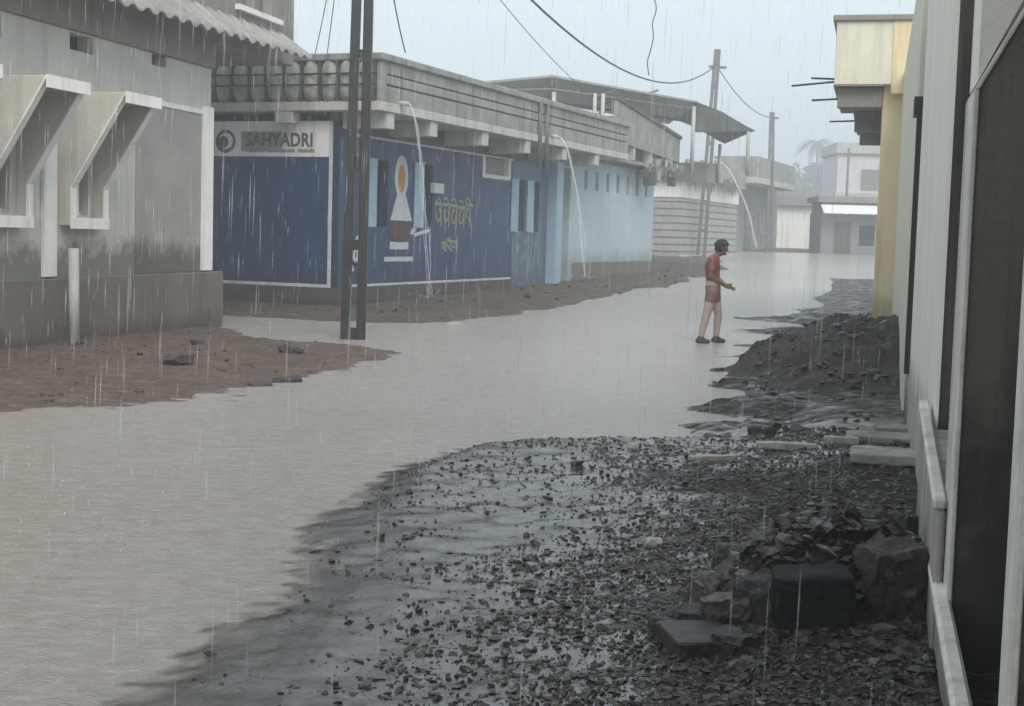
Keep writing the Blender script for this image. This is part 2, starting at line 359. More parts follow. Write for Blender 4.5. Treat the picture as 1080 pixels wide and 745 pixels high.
def terrain(x, y):
    x = np.asarray(x, float); y = np.asarray(y, float)
    b = rise(y)
    h = np.full(x.shape, -.07) + .02 * fbm(x, y, .8)
    soil = np.zeros(x.shape); global WET
    n1, n2, n3 = fbm(x, y, 1.3, 4), fbm(x, y, 5.0, 3), fbm(x, y, 11.0, 3)
    d = sd(x, y, BANK) + .05 * n1 + .03 * n2
    far = sm((y - 8.3) / 2.5)                             # the far lip is a small step, the near shore shelves into the water
    w, s = rwall(x, y)
    prof = (.016 + .085 * far) * sm(d / (.45 - .2 * far)) + .09 * sm((d - .9) / 2.0) + .10 * sm((1.5 - w) / 1.2) * sm(d)
    hb = -.006 + prof + n1 * (.004 + .043 * sm((d - .4) / 1.6)) + .5 * np.minimum(n2, 0) * .010 * sm(d / .6) + n2 * (.005 + .012 * sm(d)) + n3 * .008 + np.minimum(d, 0) * .07
    d0 = d.copy(); wet = 1 - sm((d - 1.3 - .8 * n1) / 1.3)
    h = np.where(d > -1.0, np.maximum(h, hb), h)
    soil = np.maximum(soil, sm((d + .5) / .4))
    # strip along the wall beyond the bank: half flooded soil
    wob = .5 * n1
    hs = -.06 + .17 * sm((2.35 - w + wob) / 1.7) + .035 * n1 + .02 * n2
    m = (s > 3) & (s < 45); h = np.where(m, np.maximum(h, hs), h)
    soil = np.where(s > 3, np.maximum(soil, sm((3.4 - w + wob) / 1.2)), soil)
    # low mud tongues by the walker
    for cx, cy, rx, ry, a in ((4.6, 23.2, 1.15, .5, .12), (3.75, 20.9, .8, .2, .09), (3.0, 18.6, .7, .15, .07), (5.6, 26.4, 1.5, .7, .14), (6.2, 29.5, 1.6, .8, .14), (2.75, 16.6, .45, .22, .08), (2.4, 14.2, .6, .25, .07)):
        q = np.exp(-((x - cx) / rx) ** 2 - ((y - cy) / ry) ** 2); h = h + q * (a + .03 * n2); soil = np.maximum(soil, sm(q * 1.6))
    d = sd(x, y, VERGE) + .16 * n1
    hv = -.035 + .06 * sm(d / .7) + .06 * sm(d / 2.5) + .030 * n1 + .020 * n2 + .014 * n3
    h = np.where(d > -.6, np.maximum(h, hv), h)
    d = sd(x, y, BLUEV) + .35 * n1
    hv = -.06 + .17 * sm(d / 1.3) + .03 * n1 + .02 * n2
    h = np.where(d > -.8, np.maximum(h, hv), h)
    soil = np.maximum(soil, .25 * sm((d + .3) / .6) * (y > 24.5))
    far2 = sm((y - 78) / 6)
    h = np.where(y > 78, h * (1 - far2) + .05 * far2, h)
    WET = np.where(d0 > -.6, wet, np.where(soil > .5, .35, .1)); return h + b, soil
def tz(x, y): return float(terrain(np.array([x]), np.array([y]))[0][0])
def lines(a, b, step, lo, hi, k=1.28):
    c = list(np.arange(a, b + 1e-6, step)); s = step
    l = [a]
    while l[-1] > lo: s *= k; l.append(l[-1] - s)
    s = step; h = [b]
    while h[-1] < hi: s *= k; h.append(h[-1] + s)
    return np.array(l[:0:-1] + c + h[1:])
def sheet(name, xs, ys, zf, mat, attr=False):
    X, Y = np.meshgrid(xs, ys); X = X.ravel(); Y = Y.ravel()
    r = zf(X, Y); Z, A = r if attr else (r, None)
    nx, ny = len(xs), len(ys)
    i = (np.arange(ny - 1)[:, None] * nx + np.arange(nx - 1)[None, :]).ravel()
    q = np.stack([i, i + 1, i + nx + 1, i + nx], 1)
    me = bpy.data.meshes.new(name); me.vertices.add(len(X)); me.vertices.foreach_set('co', np.stack([X, Y, Z], 1).ravel())
    me.loops.add(q.size); me.loops.foreach_set('vertex_index', q.ravel()); me.polygons.add(len(q))
    me.polygons.foreach_set('loop_start', np.arange(len(q)) * 4); me.polygons.foreach_set('loop_total', np.full(len(q), 4))
    me.update(); me.validate(); me.polygons.foreach_set('use_smooth', np.ones(len(q), bool))
    if attr == 'depth':
        me.attributes.new('depth', 'FLOAT', 'POINT').data.foreach_set('value', A)
    elif attr:
        a = me.attributes.new('soil', 'FLOAT', 'POINT'); a.data.foreach_set('value', A); a = me.attributes.new('wet', 'FLOAT', 'POINT'); a.data.foreach_set('value', WET)
    me.materials.append(MT[mat]); o = bpy.data.objects.new(name, me); col.objects.link(o); return o
xs = lines(-6.5, 7, .05, -140, 170); ys = lines(3.2, 28, .05, -25, 290)
tag(sheet('ground', xs, ys, terrain, 'ground', True), kind='structure')
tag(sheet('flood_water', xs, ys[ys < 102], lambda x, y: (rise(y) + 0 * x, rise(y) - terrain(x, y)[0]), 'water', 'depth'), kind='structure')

# ------------------------------------------------------------------ loose stones
_ico = bmesh.new(); bmesh.ops.create_icosphere(_ico, subdivisions=1, radius=1)
ICO_V = np.array([v.co[:] for v in _ico.verts]); ICO_F = np.array([[v.index for v in f.verts] for f in _ico.faces]); _ico.free()
t_ = (1 + 5 ** .5) / 2
I0V = np.array([(-1, t_, 0), (1, t_, 0), (-1, -t_, 0), (1, -t_, 0), (0, -1, t_), (0, 1, t_), (0, -1, -t_), (0, 1, -t_), (t_, 0, -1), (t_, 0, 1), (-t_, 0, -1), (-t_, 0, 1)]) / math.hypot(1, t_)
I0F = np.array([(0, 11, 5), (0, 5, 1), (0, 1, 7), (0, 7, 10), (0, 10, 11), (1, 5, 9), (5, 11, 4), (11, 10, 2), (10, 7, 6), (7, 1, 8), (3, 9, 4), (3, 4, 2), (3, 2, 6), (3, 6, 8), (3, 8, 9), (4, 9, 5), (2, 4, 11), (6, 2, 10), (8, 6, 7), (9, 8, 1)])
def scatter(name, P, S, mat, flat=(.22, .75), fine=False):
    ICO_V, ICO_F = (I0V, I0F) if fine else (globals()['ICO_V'], globals()['ICO_F'])
    n = len(P); nv = len(ICO_V)
    V = ICO_V[None] * (1 + .62 * (rng.random((n, nv, 1)) - .5) * 2)
    V = V * np.stack([rng.uniform(.6, 1.6, n), rng.uniform(.6, 1.3, n), rng.uniform(*flat, n)], 1)[:, None, :]
    a = rng.uniform(0, 2 * np.pi, n); t = rng.normal(0, .35, n)
    y = V[..., 1] * np.cos(t)[:, None] - V[..., 2] * np.sin(t)[:, None]; z = V[..., 1] * np.sin(t)[:, None] + V[..., 2] * np.cos(t)[:, None]
    x = V[..., 0] * np.cos(a)[:, None] - y * np.sin(a)[:, None]; y = V[..., 0] * np.sin(a)[:, None] + y * np.cos(a)[:, None]
    V = np.stack([x, y, z], -1) * S[:, None, None] + P[:, None, :]
    Fc = (ICO_F[None] + (np.arange(n) * nv)[:, None, None]).reshape(-1, 3)
    me = bpy.data.meshes.new(name); me.vertices.add(n * nv); me.vertices.foreach_set('co', V.ravel())
    me.loops.add(Fc.size); me.loops.foreach_set('vertex_index', Fc.ravel().astype(np.int32)); me.polygons.add(len(Fc))
    me.polygons.foreach_set('loop_start', np.arange(len(Fc)) * 3); me.polygons.foreach_set('loop_total', np.full(len(Fc), 3))
    me.update(); me.validate(); me.polygons.foreach_set('use_smooth', [False] * len(me.polygons)); me.materials.append(MT[mat]); o = bpy.data.objects.new(name, me); col.objects.link(o); return o
def spread(n, x0, x1, y0, y1, keep, smin, smax, pw=3.0):
    x = rng.uniform(x0, x1, n); y = rng.uniform(y0, y1, n); k = keep(x, y); x, y = x[k], y[k]
    s = smin + (smax - smin) * rng.random(len(x)) ** pw
    z, _ = terrain(x, y); k = z > -.03 + rise(y); x, y, s, z = x[k], y[k], s[k], z[k]
    return np.stack([x, y, z + s * .12], 1), s
def keep_bank(x, y):
    d = sd(x, y, BANK) + .25 * fbm(x, y, 1.7, 3); w, s = rwall(x, y)
    dens = np.clip(.04 + .60 * sm((d - .6) / 1.5) + .5 * fbm(x, y, 1.1, 3) + .35 * sm((y - 9) / 2) + .5 * sm((1.5 - w) / 1.), 0, 1)
    return (d > .02) & (w > .05) & (rng.random(len(x)) < dens)
P1, S1 = spread(100000, -2.2, 3.8, 3.6, 12.2, keep_bank, .003, .019, 4)
P2, S2 = spread(60000, -.5, 3.4, 3.6, 8.0, lambda x, y: keep_bank(x, y) & (rwall(x, y)[0] < 2.4), .0025, .019, 4)
P6, S6 = spread(500, -1.2, 3.8, 3.6, 12.2, keep_bank, .018, .042, 2.5); P1 = np.concatenate([P1, P6]); S1 = np.concatenate([S1, S6])
P3, S3 = spread(2200, .5, 7.5, 11.5, 27, lambda x, y: (rwall(x, y)[0] > .05) & (rwall(x, y)[0] < 1.9 + .6 * fbm(x, y, .9, 3)) & (rng.random(len(x)) < .6), .015, .07)
tag(scatter('gravel', np.concatenate([P1, P2, P3]), np.concatenate([S1, S2, S3]), 'gravel', fine=True), kind='stuff')
P4, S4 = spread(900, -8, -1, 11, 24, lambda x, y: sd(x, y, VERGE) > .1, .008, .055, 4)
P5, S5 = spread(700, -4, 7, 25, 50, lambda x, y: sd(x, y, BLUEV) > .2, .02, .09, 3)
MT['clod'] = M('wet_brown_clods', (.085, .064, .052), (.042, .032, .027), 6, rough=.55, bump=.5)
tag(scatter('mud_clods', np.concatenate([P4, P5]), np.concatenate([S4, S5]), 'clod'), kind='stuff')

def rock(name, loc, size, mat, label, cat, group=None, seed=0, rz=0, sub=2, lump=.35, sink=.25, parent=None):
    bm = bmesh.new(); bmesh.ops.create_icosphere(bm, subdivisions=sub, radius=1)
    for v in bm.verts:
        c0 = v.co.copy(); n = noise.noise(v.co * 1.1 + Vector((seed * 3.7, seed, 1))) * lump * 1.5 + noise.noise(v.co * 3.1 + Vector((seed, 5, seed))) * lump * .5
        k = v.co * (1 + n); k = Vector([max(-.78, min(.70, c)) for c in k]) * (1 + .10 * noise.noise(c0 * 6 + Vector((seed, 0, 3))) + .06 * noise.noise(c0 * 14)); v.co = Vector((k.x * size[0], k.y * size[1], k.z * size[2])) * .72
    me = bpy.data.meshes.new(name); bm.to_mesh(me); bm.free(); me.polygons.foreach_set('use_smooth', [False] * len(me.polygons)); me.materials.append(MT[mat])
    o = bpy.data.objects.new(name, me); col.objects.link(o); o.location = (loc[0], loc[1], loc[2] + size[2] * (.5 - sink)); o.rotation_euler = (random.uniform(-.15, .15), random.uniform(-.15, .15), rz)
    return tag(o, label, cat, group)
def block(name, loc, dims, rz, mat, label, cat, seed, tilt=(0, 0), rough=.012, cuts=6, group=None):
    """a chipped masonry block: subdivided box, corners knocked off, faces roughened"""
    bm = bmesh.new(); bmesh.ops.create_cube(bm, size=1)
    bmesh.ops.subdivide_edges(bm, edges=bm.edges[:], cuts=cuts, use_grid_fill=True)
    for v in bm.verts:
        c = Vector((v.co.x * dims[0], v.co.y * dims[1], v.co.z * dims[2]))
        e = sum(1 for a in v.co if abs(a) > .49)
        n = noise.noise(c * 9 + Vector((seed, seed * 2, 0))); n2 = noise.noise(c * 30 + Vector((seed, 1, 4)))
        k = 1 - (.03 + .07 * max(0, n)) * (e >= 2) - .07 * (e == 3)
        v.co = c * k + Vector((n, n2, n)) * rough
    me = bpy.data.meshes.new(name); bm.to_mesh(me); bm.free(); me.polygons.foreach_set('use_smooth', [False] * len(me.polygons)); me.materials.append(MT[mat])
    o = bpy.data.objects.new(name, me); col.objects.link(o); o.location = (loc[0], loc[1], loc[2] + dims[2] * .5); o.rotation_euler = (tilt[0], tilt[1], rz)
    return tag(o, label, cat, group)
# rubble beside the right-hand wall
def gz(px, py): x, y = G(px, py, .15); return x, y, tz(x, y)
x, y, z = gz(861, 672); block('stone_block', (x, y + .10, z - .03), (.31, .20, .25), R(-4), 'block_black', 'smooth black rectangular stone block standing at the front of the rubble', 'stone block', 1, rough=.012, cuts=10, tilt=(.10, -.07))
x, y, z = gz(949, 668); block('masonry_chunk', (x - .01, y + .12, z - .03), (.235, .20, .32), R(9), 'brick', 'reddish broken masonry chunk with pale mortar edges against the wall', 'masonry chunk', 5, tilt=(.05, -.06), rough=.028, cuts=9)
x, y, z = gz(729, 676); block('flat_slab', (x + .04, y + .10, z - .01), (.27, .30, .075), R(12), 'slab_maroon', 'flat maroon slab lying at the front left of the rubble', 'slab', 9, tilt=(.03, .03), rough=.006)
heap = [(770, 640, .22, .20), (808, 640, .24, .28), (757, 612, .16, .16), (735, 640, .13, .12), (800, 600, .22, .24), (838, 610, .2, .26), (880, 612, .22, .24), (862, 590, .2, .2), (905, 600, .16, .22),
        (775, 590, .14, .16), (830, 582, .16, .16), (922, 585, .18, .2), (948, 590, .2, .24), (965, 575, .16, .22), (905, 575, .15, .14), (885, 568, .14, .12), (940, 562, .14, .14), (970, 600, .13, .2), (780, 668, .18, .10), (700, 640, .08, .07)]
for i, (px, py, w, h) in enumerate(heap):
    x, y, z = gz(px, py + 18); q = .66 if w > .17 else .85
    rock('rock', (x, y + .12, z + .02), (w * 1.25 * q, w * 1.1 * q, h * 1.1 * q), 'brick' if i in (7, 11, 14) else ('rock_dark' if i not in (0, 2) else 'clod'), 'rough wet rock in the heap behind the black block and red chunk', 'rock', 'rocks heaped beside the wall', seed=i + 2, rz=i, sub=4, lump=.42)
# pile body the rocks sit on
def mound(name, cx, cy, rx, ry, h, rz, mat, label, cat, seed, n=70, rough=.12):
    c, s = math.cos(rz), math.sin(rz); m = MB(); vs = []
    g = np.linspace(-1.15, 1.15, n); U, V = np.meshgrid(g, g); X = cx + U * rx * c - V * ry * s; Y = cy + U * rx * s + V * ry * c
    rr = np.hypot(U, V) + .16 * fbm(X, Y, 1.6 / max(rx, .5), 3)
    Z = terrain(X.ravel(), Y.ravel())[0].reshape(X.shape) - .04 + h * sm((1.0 - rr) / .80) ** .75 + rough * h * (fbm(X, Y, 4.2, 4) + .5 * fbm(X, Y, 13, 3)) * sm((1.1 - rr) / .4)
    Z = np.where(rr > 1.02, Z - .06, Z)
    vs = np.stack([X.ravel() - cx, Y.ravel() - cy, Z.ravel()], 1)
    fs = [(j * n + i, j * n + i + 1, (j + 1) * n + i + 1, (j + 1) * n + i) for j in range(n - 1) for i in range(n - 1)]
    m.add(vs, fs, True); o = m.build(name, mat, loc=(cx, cy, 0)); return tag(o, label, cat), (X, Y, Z, rr)
_, _ = mound('rubble_heap', 1.40, 6.16, .66, .56, .36, R(10), 'soil_mound', 'low heap of dark soil and rubble under the rocks near the wall', 'rubble heap', 3, 50, .25)
dm, (mx, my, mz, mr) = mound('dirt_mound', 4.55, 18.2, 2.15, 3.5, .66, R(-12), 'soil_mound', 'dark rounded mound of wet soil piled against the wall before the cream building', 'dirt mound', 4, 130, .17)
n = 1600; hx = rng.normal(1.40, .36, n); hy = rng.normal(6.0, .42, n); hs = .008 + .036 * rng.random(n) ** 3; hk = rwall(hx, hy)[0] > .06; hx, hy, hs = hx[hk], hy[hk], hs[hk]
hr = np.hypot((hx - 1.40) / .66, (hy - 6.16) / .56); hz_ = terrain(hx, hy)[0] + terrain(hx, hy)[0] * 0 + .33 * sm((1.0 - hr) / .80) ** .75 + hs * .1
tag(scatter('rubble', np.stack([hx, hy, hz_], 1), hs, 'gravel'), kind='stuff')
k = rng.choice(mx.size, 1400); k = k[(mr.ravel()[k] < .95)]
S = .012 + .055 * rng.random(len(k)) ** 3; tag(scatter('mound_stones', np.stack([mx.ravel()[k] + rng.uniform(-.03, .03, len(k)), my.ravel()[k], mz.ravel()[k] + S * .1], 1), S, 'gravel'), kind='stuff')
# pale pieces lying about
def plank(px0, py0, px1, py1, w, th, label, z=.14, mat='stone_pale', name='plank', cat='plank'):
    a, b = G(px0, py0, z), G(px1, py1, z); L = math.hypot(b[0] - a[0], b[1] - a[1]); cx, cy = (a[0] + b[0]) / 2, (a[1] + b[1]) / 2
    return block(name, (cx, cy, tz(cx, cy) + .005), (L, w, th), math.atan2(b[1] - a[1], b[0] - a[0]), mat, label, cat, px0, rough=.006, cuts=5)
plank(727, 484, 775, 483, .07, .035, 'short pale plank lying alone on the gravel bank')
plank(797, 477, 862, 480, .09, .05, 'long pale plank on the gravel near the wall')
plank(868, 479, 905, 481, .08, .05, 'medium pale plank between the long plank and the step slabs')
def slab(px, py, dims, rz, label, z=.14):
    x, y = G(px, py, z); return block('step_slab', (x, y, tz(x, y)), dims, rz, 'stained_front', label, 'slab', px, rough=.008, cuts=6)
slab(936, 505, (.50, .42, .07), R(-14), 'thick pale slab nearest the wall end, with a broken left corner')
slab(934, 474, (.60, .36, .055), R(-14), 'grey slab lying just behind the thick pale slab')
slab(950, 462, (.40, .28, .045), R(-10), 'small flat slab farthest back beside the whitewashed wall')
for i, (px, py, s, lab) in enumerate([(690, 566, .055, 'pale stone largest of three lying on the dark gravel'), (700, 541, .035, 'small pale stone above the largest pale one'), (668, 472, .05, 'pale flat stone near the far lip of the gravel')]):
    x, y = G(px, py, .1); rock('pale_stone', (x, y, tz(x, y)), (s * 1.7, s * 1.3, s), 'stone_pale', lab, 'stone', seed=40 + i)
for i, (px, py, s, lab) in enumerate([(307, 374, .17, 'dark flat stone on the mud nearest the iron pole'), (304, 400, .17, 'dark stone at the water edge of the mud verge'), (275, 404, .13, 'low brown stone left of the dark stone at the water edge'), (478, 342, .20, 'long pale stone at the foot of the blue wall'), (757, 389, .10, 'small dark stone in the water before the walker'),
                                      (186, 388, .24, 'broad brown clod on the verge in front of the grey house'), (208, 368, .11, 'dark clod near the corner of the grey house plinth'), (795, 416, .16, 'dark lump at the tip of the dirt mound')]):
    x, y = G(px, py, .03); rock('verge_stone', (x, y, tz(x, y)), (s * 1.8, s * 1.1, s * .55), 'stone_pale' if i == 3 else ('clod' if i in (2, 5) else 'rock_dark'), lab, 'stone', seed=60 + i, rz=.2 * i, sink=.2)
for i, (px, py, h) in enumerate([(549, 459, .06), (637, 459, .05), (750, 455, .11), (797, 456, .11), (812, 462, .08)]):
    x, y = G(px, py, .1); rock('lip_stone', (x, y, tz(x, y)), (h * 1.1, h, h), 'rock_dark', 'dark stone standing on the far lip of the gravel bank', 'stone', 'dark stones along the lip of the bank', seed=80 + i)

# ------------------------------------------------------------------ grey house on the left
gh = empty('grey_house', (-4.94, 24.19, 0), R(90 - 13), 'grey house with white sloped window hoods and a corrugated eave', 'house')
W0 = -.06
hoods = [(-5.12, -4.14), (-7.04, -6.06), (-8.96, -7.98)]
holes = [(a + .12, b - .20, 1.80, 2.62) for a, b in hoods] + [(-4.84, -4.22, 4.04, 4.27), (-2.50, -2.02, 4.12, 4.52), (-7.05, -6.45, 3.95, 4.25)]
wall_mesh(-14, -.42, .90, 4.30, holes, W0, .3).build('wall', 'grey_wall', gh, .01)
MB().box(-14, -.42, 5.9, 6.0, 0, 4.3).box(-.52, -.42, .25, 5.9, 0, 4.29).build('rear_wall', 'grey_wall', gh)
MB().st(-14, 0, -.30, 0, -.4, .95).build('plinth', 'plinth', gh, .015)
MB().st(-3.0, -.80, W0, W0 + .012, .97, 3.52).build('wall_panel', 'grey_panel', gh)
MB().st(-2.95, -.80, W0 + .012, W0 + .035, 3.52, 3.60).build('panel_border', 'white_trim', gh)
MB().st(-.80, -.405, W0 - .1, W0 + .05, .97, 3.66).build('corner_strip', 'white_trim', gh, .01)
MB().st(-5.57, -5.25, W0, W0 + .06, .97, 3.30).build('pilaster', 'white_trim', gh, .01)
for a, b in hoods:
    p, P, zk, zt, zb, th = .12, .92, 2.17, 3.44, 1.66, .11
    prof = [(-W0 + .0, zb), (-p, zb), (-p, zk), (-P, zt), (-W0, zt)]
    prof = [(y, z) for y, z in prof]
    hd = MB().prism(prof, 'x', a, a + .07).prism(prof, 'x', b - .07, b)
    hd.prism([(-W0, zt - th), (-P + .02, zt - th), (-P + .02, zt - .001), (-W0, zt - .001)], 'x', a + .07, b - .07)
    hd.st(a + .07, b - .07, -W0 * -1, p - .01, zb, zb + .10)
    h = hd.build('window_hood', 'grey_wall', gh, .008)
    e = MB(); w = .015
    for s0, s1 in ((a - .004, a + .12), (b - .12, b + .004)):
        for (y0, z0), (y1, z1) in (((-p, zb + .001), (-p, zk)), ((-p, zk), (-P, zt))):
            e.prism([(y0 + .01, z0), (y1 + .01, z1), (y1 - w, z1), (y0 - w, z0)], 'x', s0, s1)
    e.st(a - .005, b + .005, P - .004, P + .02, zt - .14, zt + .012).st(a - .005, b + .005, p - .004, p + .03, zb - .04, zb + .11)
    e.build('hood_edge', 'white_trim', h)
    win = MB().st(a + .12, b - .20, W0 - .27, W0 - .24, 1.80, 2.62).build('window', 'dark_void', gh)
    MB().st(a + .46, a + .57, W0 - .169, W0 - .03, 1.80, 2.40).st(a + .12, a + .459, W0 - .165, W0 - .12, 1.80, 1.86).st(a + .571, b - .2, W0 - .165, W0 - .12, 1.80, 1.86).build('frame', 'white_trim', win)
for s0, s1, z0, z1 in holes[3:]:
    MB().st(s0, s1, W0 - .28, W0 - .25, z0, z1).build('ventilator', 'dark_void', gh)
usl = wall_mesh(-14, 2.95, 4.30, 7.4, [(.45, 2.05, 5.50, 6.9), (-.42, 2.95, 4.2, 4.74)], .02, .3); usl.build('upper_wall', 'upper_wall', gh, .01)
MB().box(-14, 2.95, 5.9, 6.1, 4.3, 7.4).box(2.65, 2.95, .281, 5.9, 4.74, 7.4).box(-14, 2.64, .282, 5.9, 4.745, 4.86).box(-14, -.43, .283, 5.89, 4.301, 4.42).build('upper_storey_shell', 'upper_wall', gh)
MB().st(.45, 2.05, -.22, -.2, 5.5, 6.9).build('upper_window', 'upper_wall', gh)
uw = MB().st(.45, .57, -.19, -.04, 5.5, 6.9).st(1.93, 2.05, -.19, -.04, 5.5, 6.9).st(1.2, 1.3, -.19, -.06, 5.5, 6.9); uw.build('upper_window_frame', 'grey_panel', gh)
MB().st(.30, 2.2, .022, .12, 5.38, 5.47).build('window_sill', 'white_trim', gh)
# corrugated eave
m = MB(); n = 340; rows = 5; vs = []
for j in range(rows):
    q = j / (rows - 1)
    for i in range(n + 1):
        s = -14 + 16.25 * i / n; ph = (s / .42) * 2 * math.pi
        z0 = 5.28 + .006 * s; z1 = 4.62 + .018 * (s + 7)
        vs.append((s, .0 - .74 * q + .03, z0 + (z1 - z0) * q + .035 * math.copysign(abs(math.sin(ph)) ** .7, math.sin(ph)) + .006 * math.sin(s * 3.1)))
fs = [(j * (n + 1) + i, j * (n + 1) + i + 1, (j + 1) * (n + 1) + i + 1, (j + 1) * (n + 1) + i) for j in range(rows - 1) for i in range(n)]
ev = m.add(vs, fs, True).build('roof', 'sheet', gh); sd_ = ev.modifiers.new('thick', 'SOLIDIFY'); sd_.thickness = .018
MB().tube([(-14, -.55, 4.62), (2.2, -.55, 4.82)], .03).build('eave_purlin', 'iron', gh)
MB().tube([(-5.32, -.28, 1.36), (-5.30, -.28, -.05)], .07, 10).build('drain_pipe', 'concrete_pale', gh)

# ------------------------------------------------------------------ blue shop
BO = (-3.52, 28.33, 0); BR = R(90 - 21.5)
bs = empty('blue_shop', BO, BR, 'deep blue shop with a painted lamp mural and baluster parapet', 'shop')
narrow = [(1.62, 2.16, 1.80, 3.18), (3.92, 4.42, 1.82, 3.22), (9.72, 10.25, 1.80, 3.14), (10.85, 11.30, 1.80, 3.14)]
vent = (7.30, 9.1, 3.08, 3.64)
wall_mesh(.002, 9.35, .55, 3.64, narrow[:2] + [vent], 0, .22).build('wall', 'blue', bs)
wall_mesh(9.351, 12.0, .25, 3.64, narrow[2:], -.003, .22).build('side_bay_wall', 'blue_grey', bs)
MB().st(.003, 12.0, -.22, -.01, 3.642, 4.02).build('shaded_upper_band', 'concrete_dark', bs)  # shade below the slab painted into a dark, stained strip of wall
MB().st(.0, 9.35, -.24, .03, -.4, .549).build('base_plinth', 'blue_base', bs, .01)
MB().st(.30, 9.3, .001, .014, .555, .605).st(.45, 9.3, .001, .014, 3.60, 3.648).build('border_line', 'paint_white', bs)
# the side with the painted sign faces the camera: local x = 0, running to +y
MB().box(.0, .22, .005, 9, .55, 3.848).build('sign_wall', 'blue_dark', bs)
MB().box(-.03, .2, -.02, 9, -.4, .548).build('sign_wall_base', 'blue_base', bs, .01)
MB().box(.6, .7, .1, 9, 3.3, 4.02).build('dark_recess', 'dark_void', bs)  # black panel paints the darkness of the opening above the sign
MB().box(.05, .3, .02, .26, 3.85, 4.01).build('corner_post', 'concrete_dark', bs)
MB().box(-.010, -.001, .22, 5, .62, 3.14).build('sign_panel', 'blue', bs)
MB().box(-.018, -.010, .14, .22, .545, 3.846).box(-.018, -.010, .22, 5, .545, .61).build('sign_border', 'paint_white', bs)
sb = MB().box(-.016, -.0005, .22, 5, 3.14, 3.846).build('sign_board', 'sign_white', bs)
def flat_text(txt, size, cx, cz, mat, name, parent, xoff, depth=.003, align='CENTER', sx=1, bold=.0):
    cu = bpy.data.curves.new(name, 'FONT'); cu.body = txt; cu.size = size; cu.extrude = depth; cu.align_x = align; cu.align_y = 'CENTER'; cu.offset = bold; cu.space_character = 1.05
    t = bpy.data.objects.new('tmp', cu); col.objects.link(t); dg = bpy.context.evaluated_depsgraph_get(); me = bpy.data.meshes.new_from_object(t.evaluated_get(dg)); bpy.data.objects.remove(t)
    me.materials.clear(); me.materials.append(MT[mat]); o = bpy.data.objects.new(name, me); col.objects.link(o); o.parent = parent
    o.matrix_local = Matrix.Translation((xoff, cx, cz)) @ Matrix.Rotation(R(-90), 4, 'Z') @ Matrix.Rotation(R(90), 4, 'X') @ Matrix.Diagonal((sx, 1, 1, 1))
    return o
MB().box(-.019, -.0165, 1.30, 2.25, 3.24, 3.64).build('faded_patch', 'olive', sb)
flat_text('SAHYADRI', .37, 1.36, 3.46, 'sign_ink', 'sign_lettering', sb, -.024, sx=.86, bold=.010)
for a, b in ((2.12, 1.72), (1.62, 1.02), (.93, .58)):       # three worn words too faint to read
    y = a; sq = MB()
    while y > b:
        w = random.uniform(.03, .05); hh = random.uniform(.055, .085)
        sq.box(-.0245, -.0215, y - w, y, 3.225, 3.225 + hh); 
        y -= w + random.uniform(.004, .010)
    sq.build('worn_small_lettering', 'sign_grey', sb)
# round emblem: dark ring with a pale swirl
em = MB(); cy, cz = 2.62, 3.44
def disc(m, cy, cz, r, x0, x1, n=28, sy=1., a0=0, a1=2 * math.pi, r2=None):
    if r2 is None:
        m.prism([(cy + r * sy * math.cos(2 * math.pi * k / n), cz + r * math.sin(2 * math.pi * k / n)) for k in range(n)], 'x', x0, x1)
    else:
        pts = [(cy + r * math.cos(a0 + (a1 - a0) * k / n), cz + r * math.sin(a0 + (a1 - a0) * k / n)) for k in range(n + 1)]
        pts2 = [(cy + r2(k / n) * math.cos(a0 + (a1 - a0) * k / n), cz + r2(k / n) * math.sin(a0 + (a1 - a0) * k / n)) for k in range(n + 1)]
        for k in range(n): m.prism([pts[k], pts[k + 1], pts2[k + 1], pts2[k]], 'x', x0, x1)
disc(em, cy, cz, .235, -.020, -.0165); emo = em.build('emblem', 'sign_ink', sb)
sw = MB(); disc(sw, cy - .01, cz + .01, .165, -.024, -.0205, 20, a0=.3, a1=5.2, r2=lambda q: .165 - .11 * math.sin(math.pi * q)); sw.build('emblem_swirl', 'sign_white', emo)
# mural on the long wall (flat coats of paint)
mu = MB()
def wpoly(m, pts, t0=.001, t1=.006): m.prism([(s, z) for s, z in pts], 'y', -t1, -t0)
def oval(cs, cz, rs, rz, n=24): return [(cs + rs * math.cos(2 * math.pi * k / n), cz + rz * math.sin(2 * math.pi * k / n)) for k in range(n)]
lamp = MB(); wpoly(lamp, oval(2.80, 2.88, .33, .46)); wpoly(lamp, [(2.30, 1.94), (3.36, 1.94), (3.02, 2.50), (2.60, 2.50)], .0015, .0065)
wpoly(lamp, [(2.30, 1.32), (3.20, 1.32), (3.20, 1.48), (2.30, 1.48)]); wpoly(lamp, [(2.05, 1.06), (3.45, 1.06), (3.45, 1.16), (2.05, 1.16)])
lm = lamp.build('mural_lamp', 'pale_ink', bs)
q = MB(); wpoly(q, oval(2.80, 2.85, .17, .30), .0065, .009); q.build('mural_flame', 'orange_ink', lm)
q = MB(); wpoly(q, oval(2.78, 1.70, .52, .23), .0067, .010); q.build('mural_lamp_bowl', 'maroon_ink', lm)
q = MB(); wpoly(q, [(3.25, 1.66), (3.42, 1.64), (3.75, 1.90), (3.70, 1.98), (3.4, 1.80)], .0068, .011); wpoly(q, [(3.5, 1.6), (4.3, 1.72), (4.28, 1.79), (3.5, 1.68)], .0068, .011); q.build('mural_spout', 'pale_ink', lm)
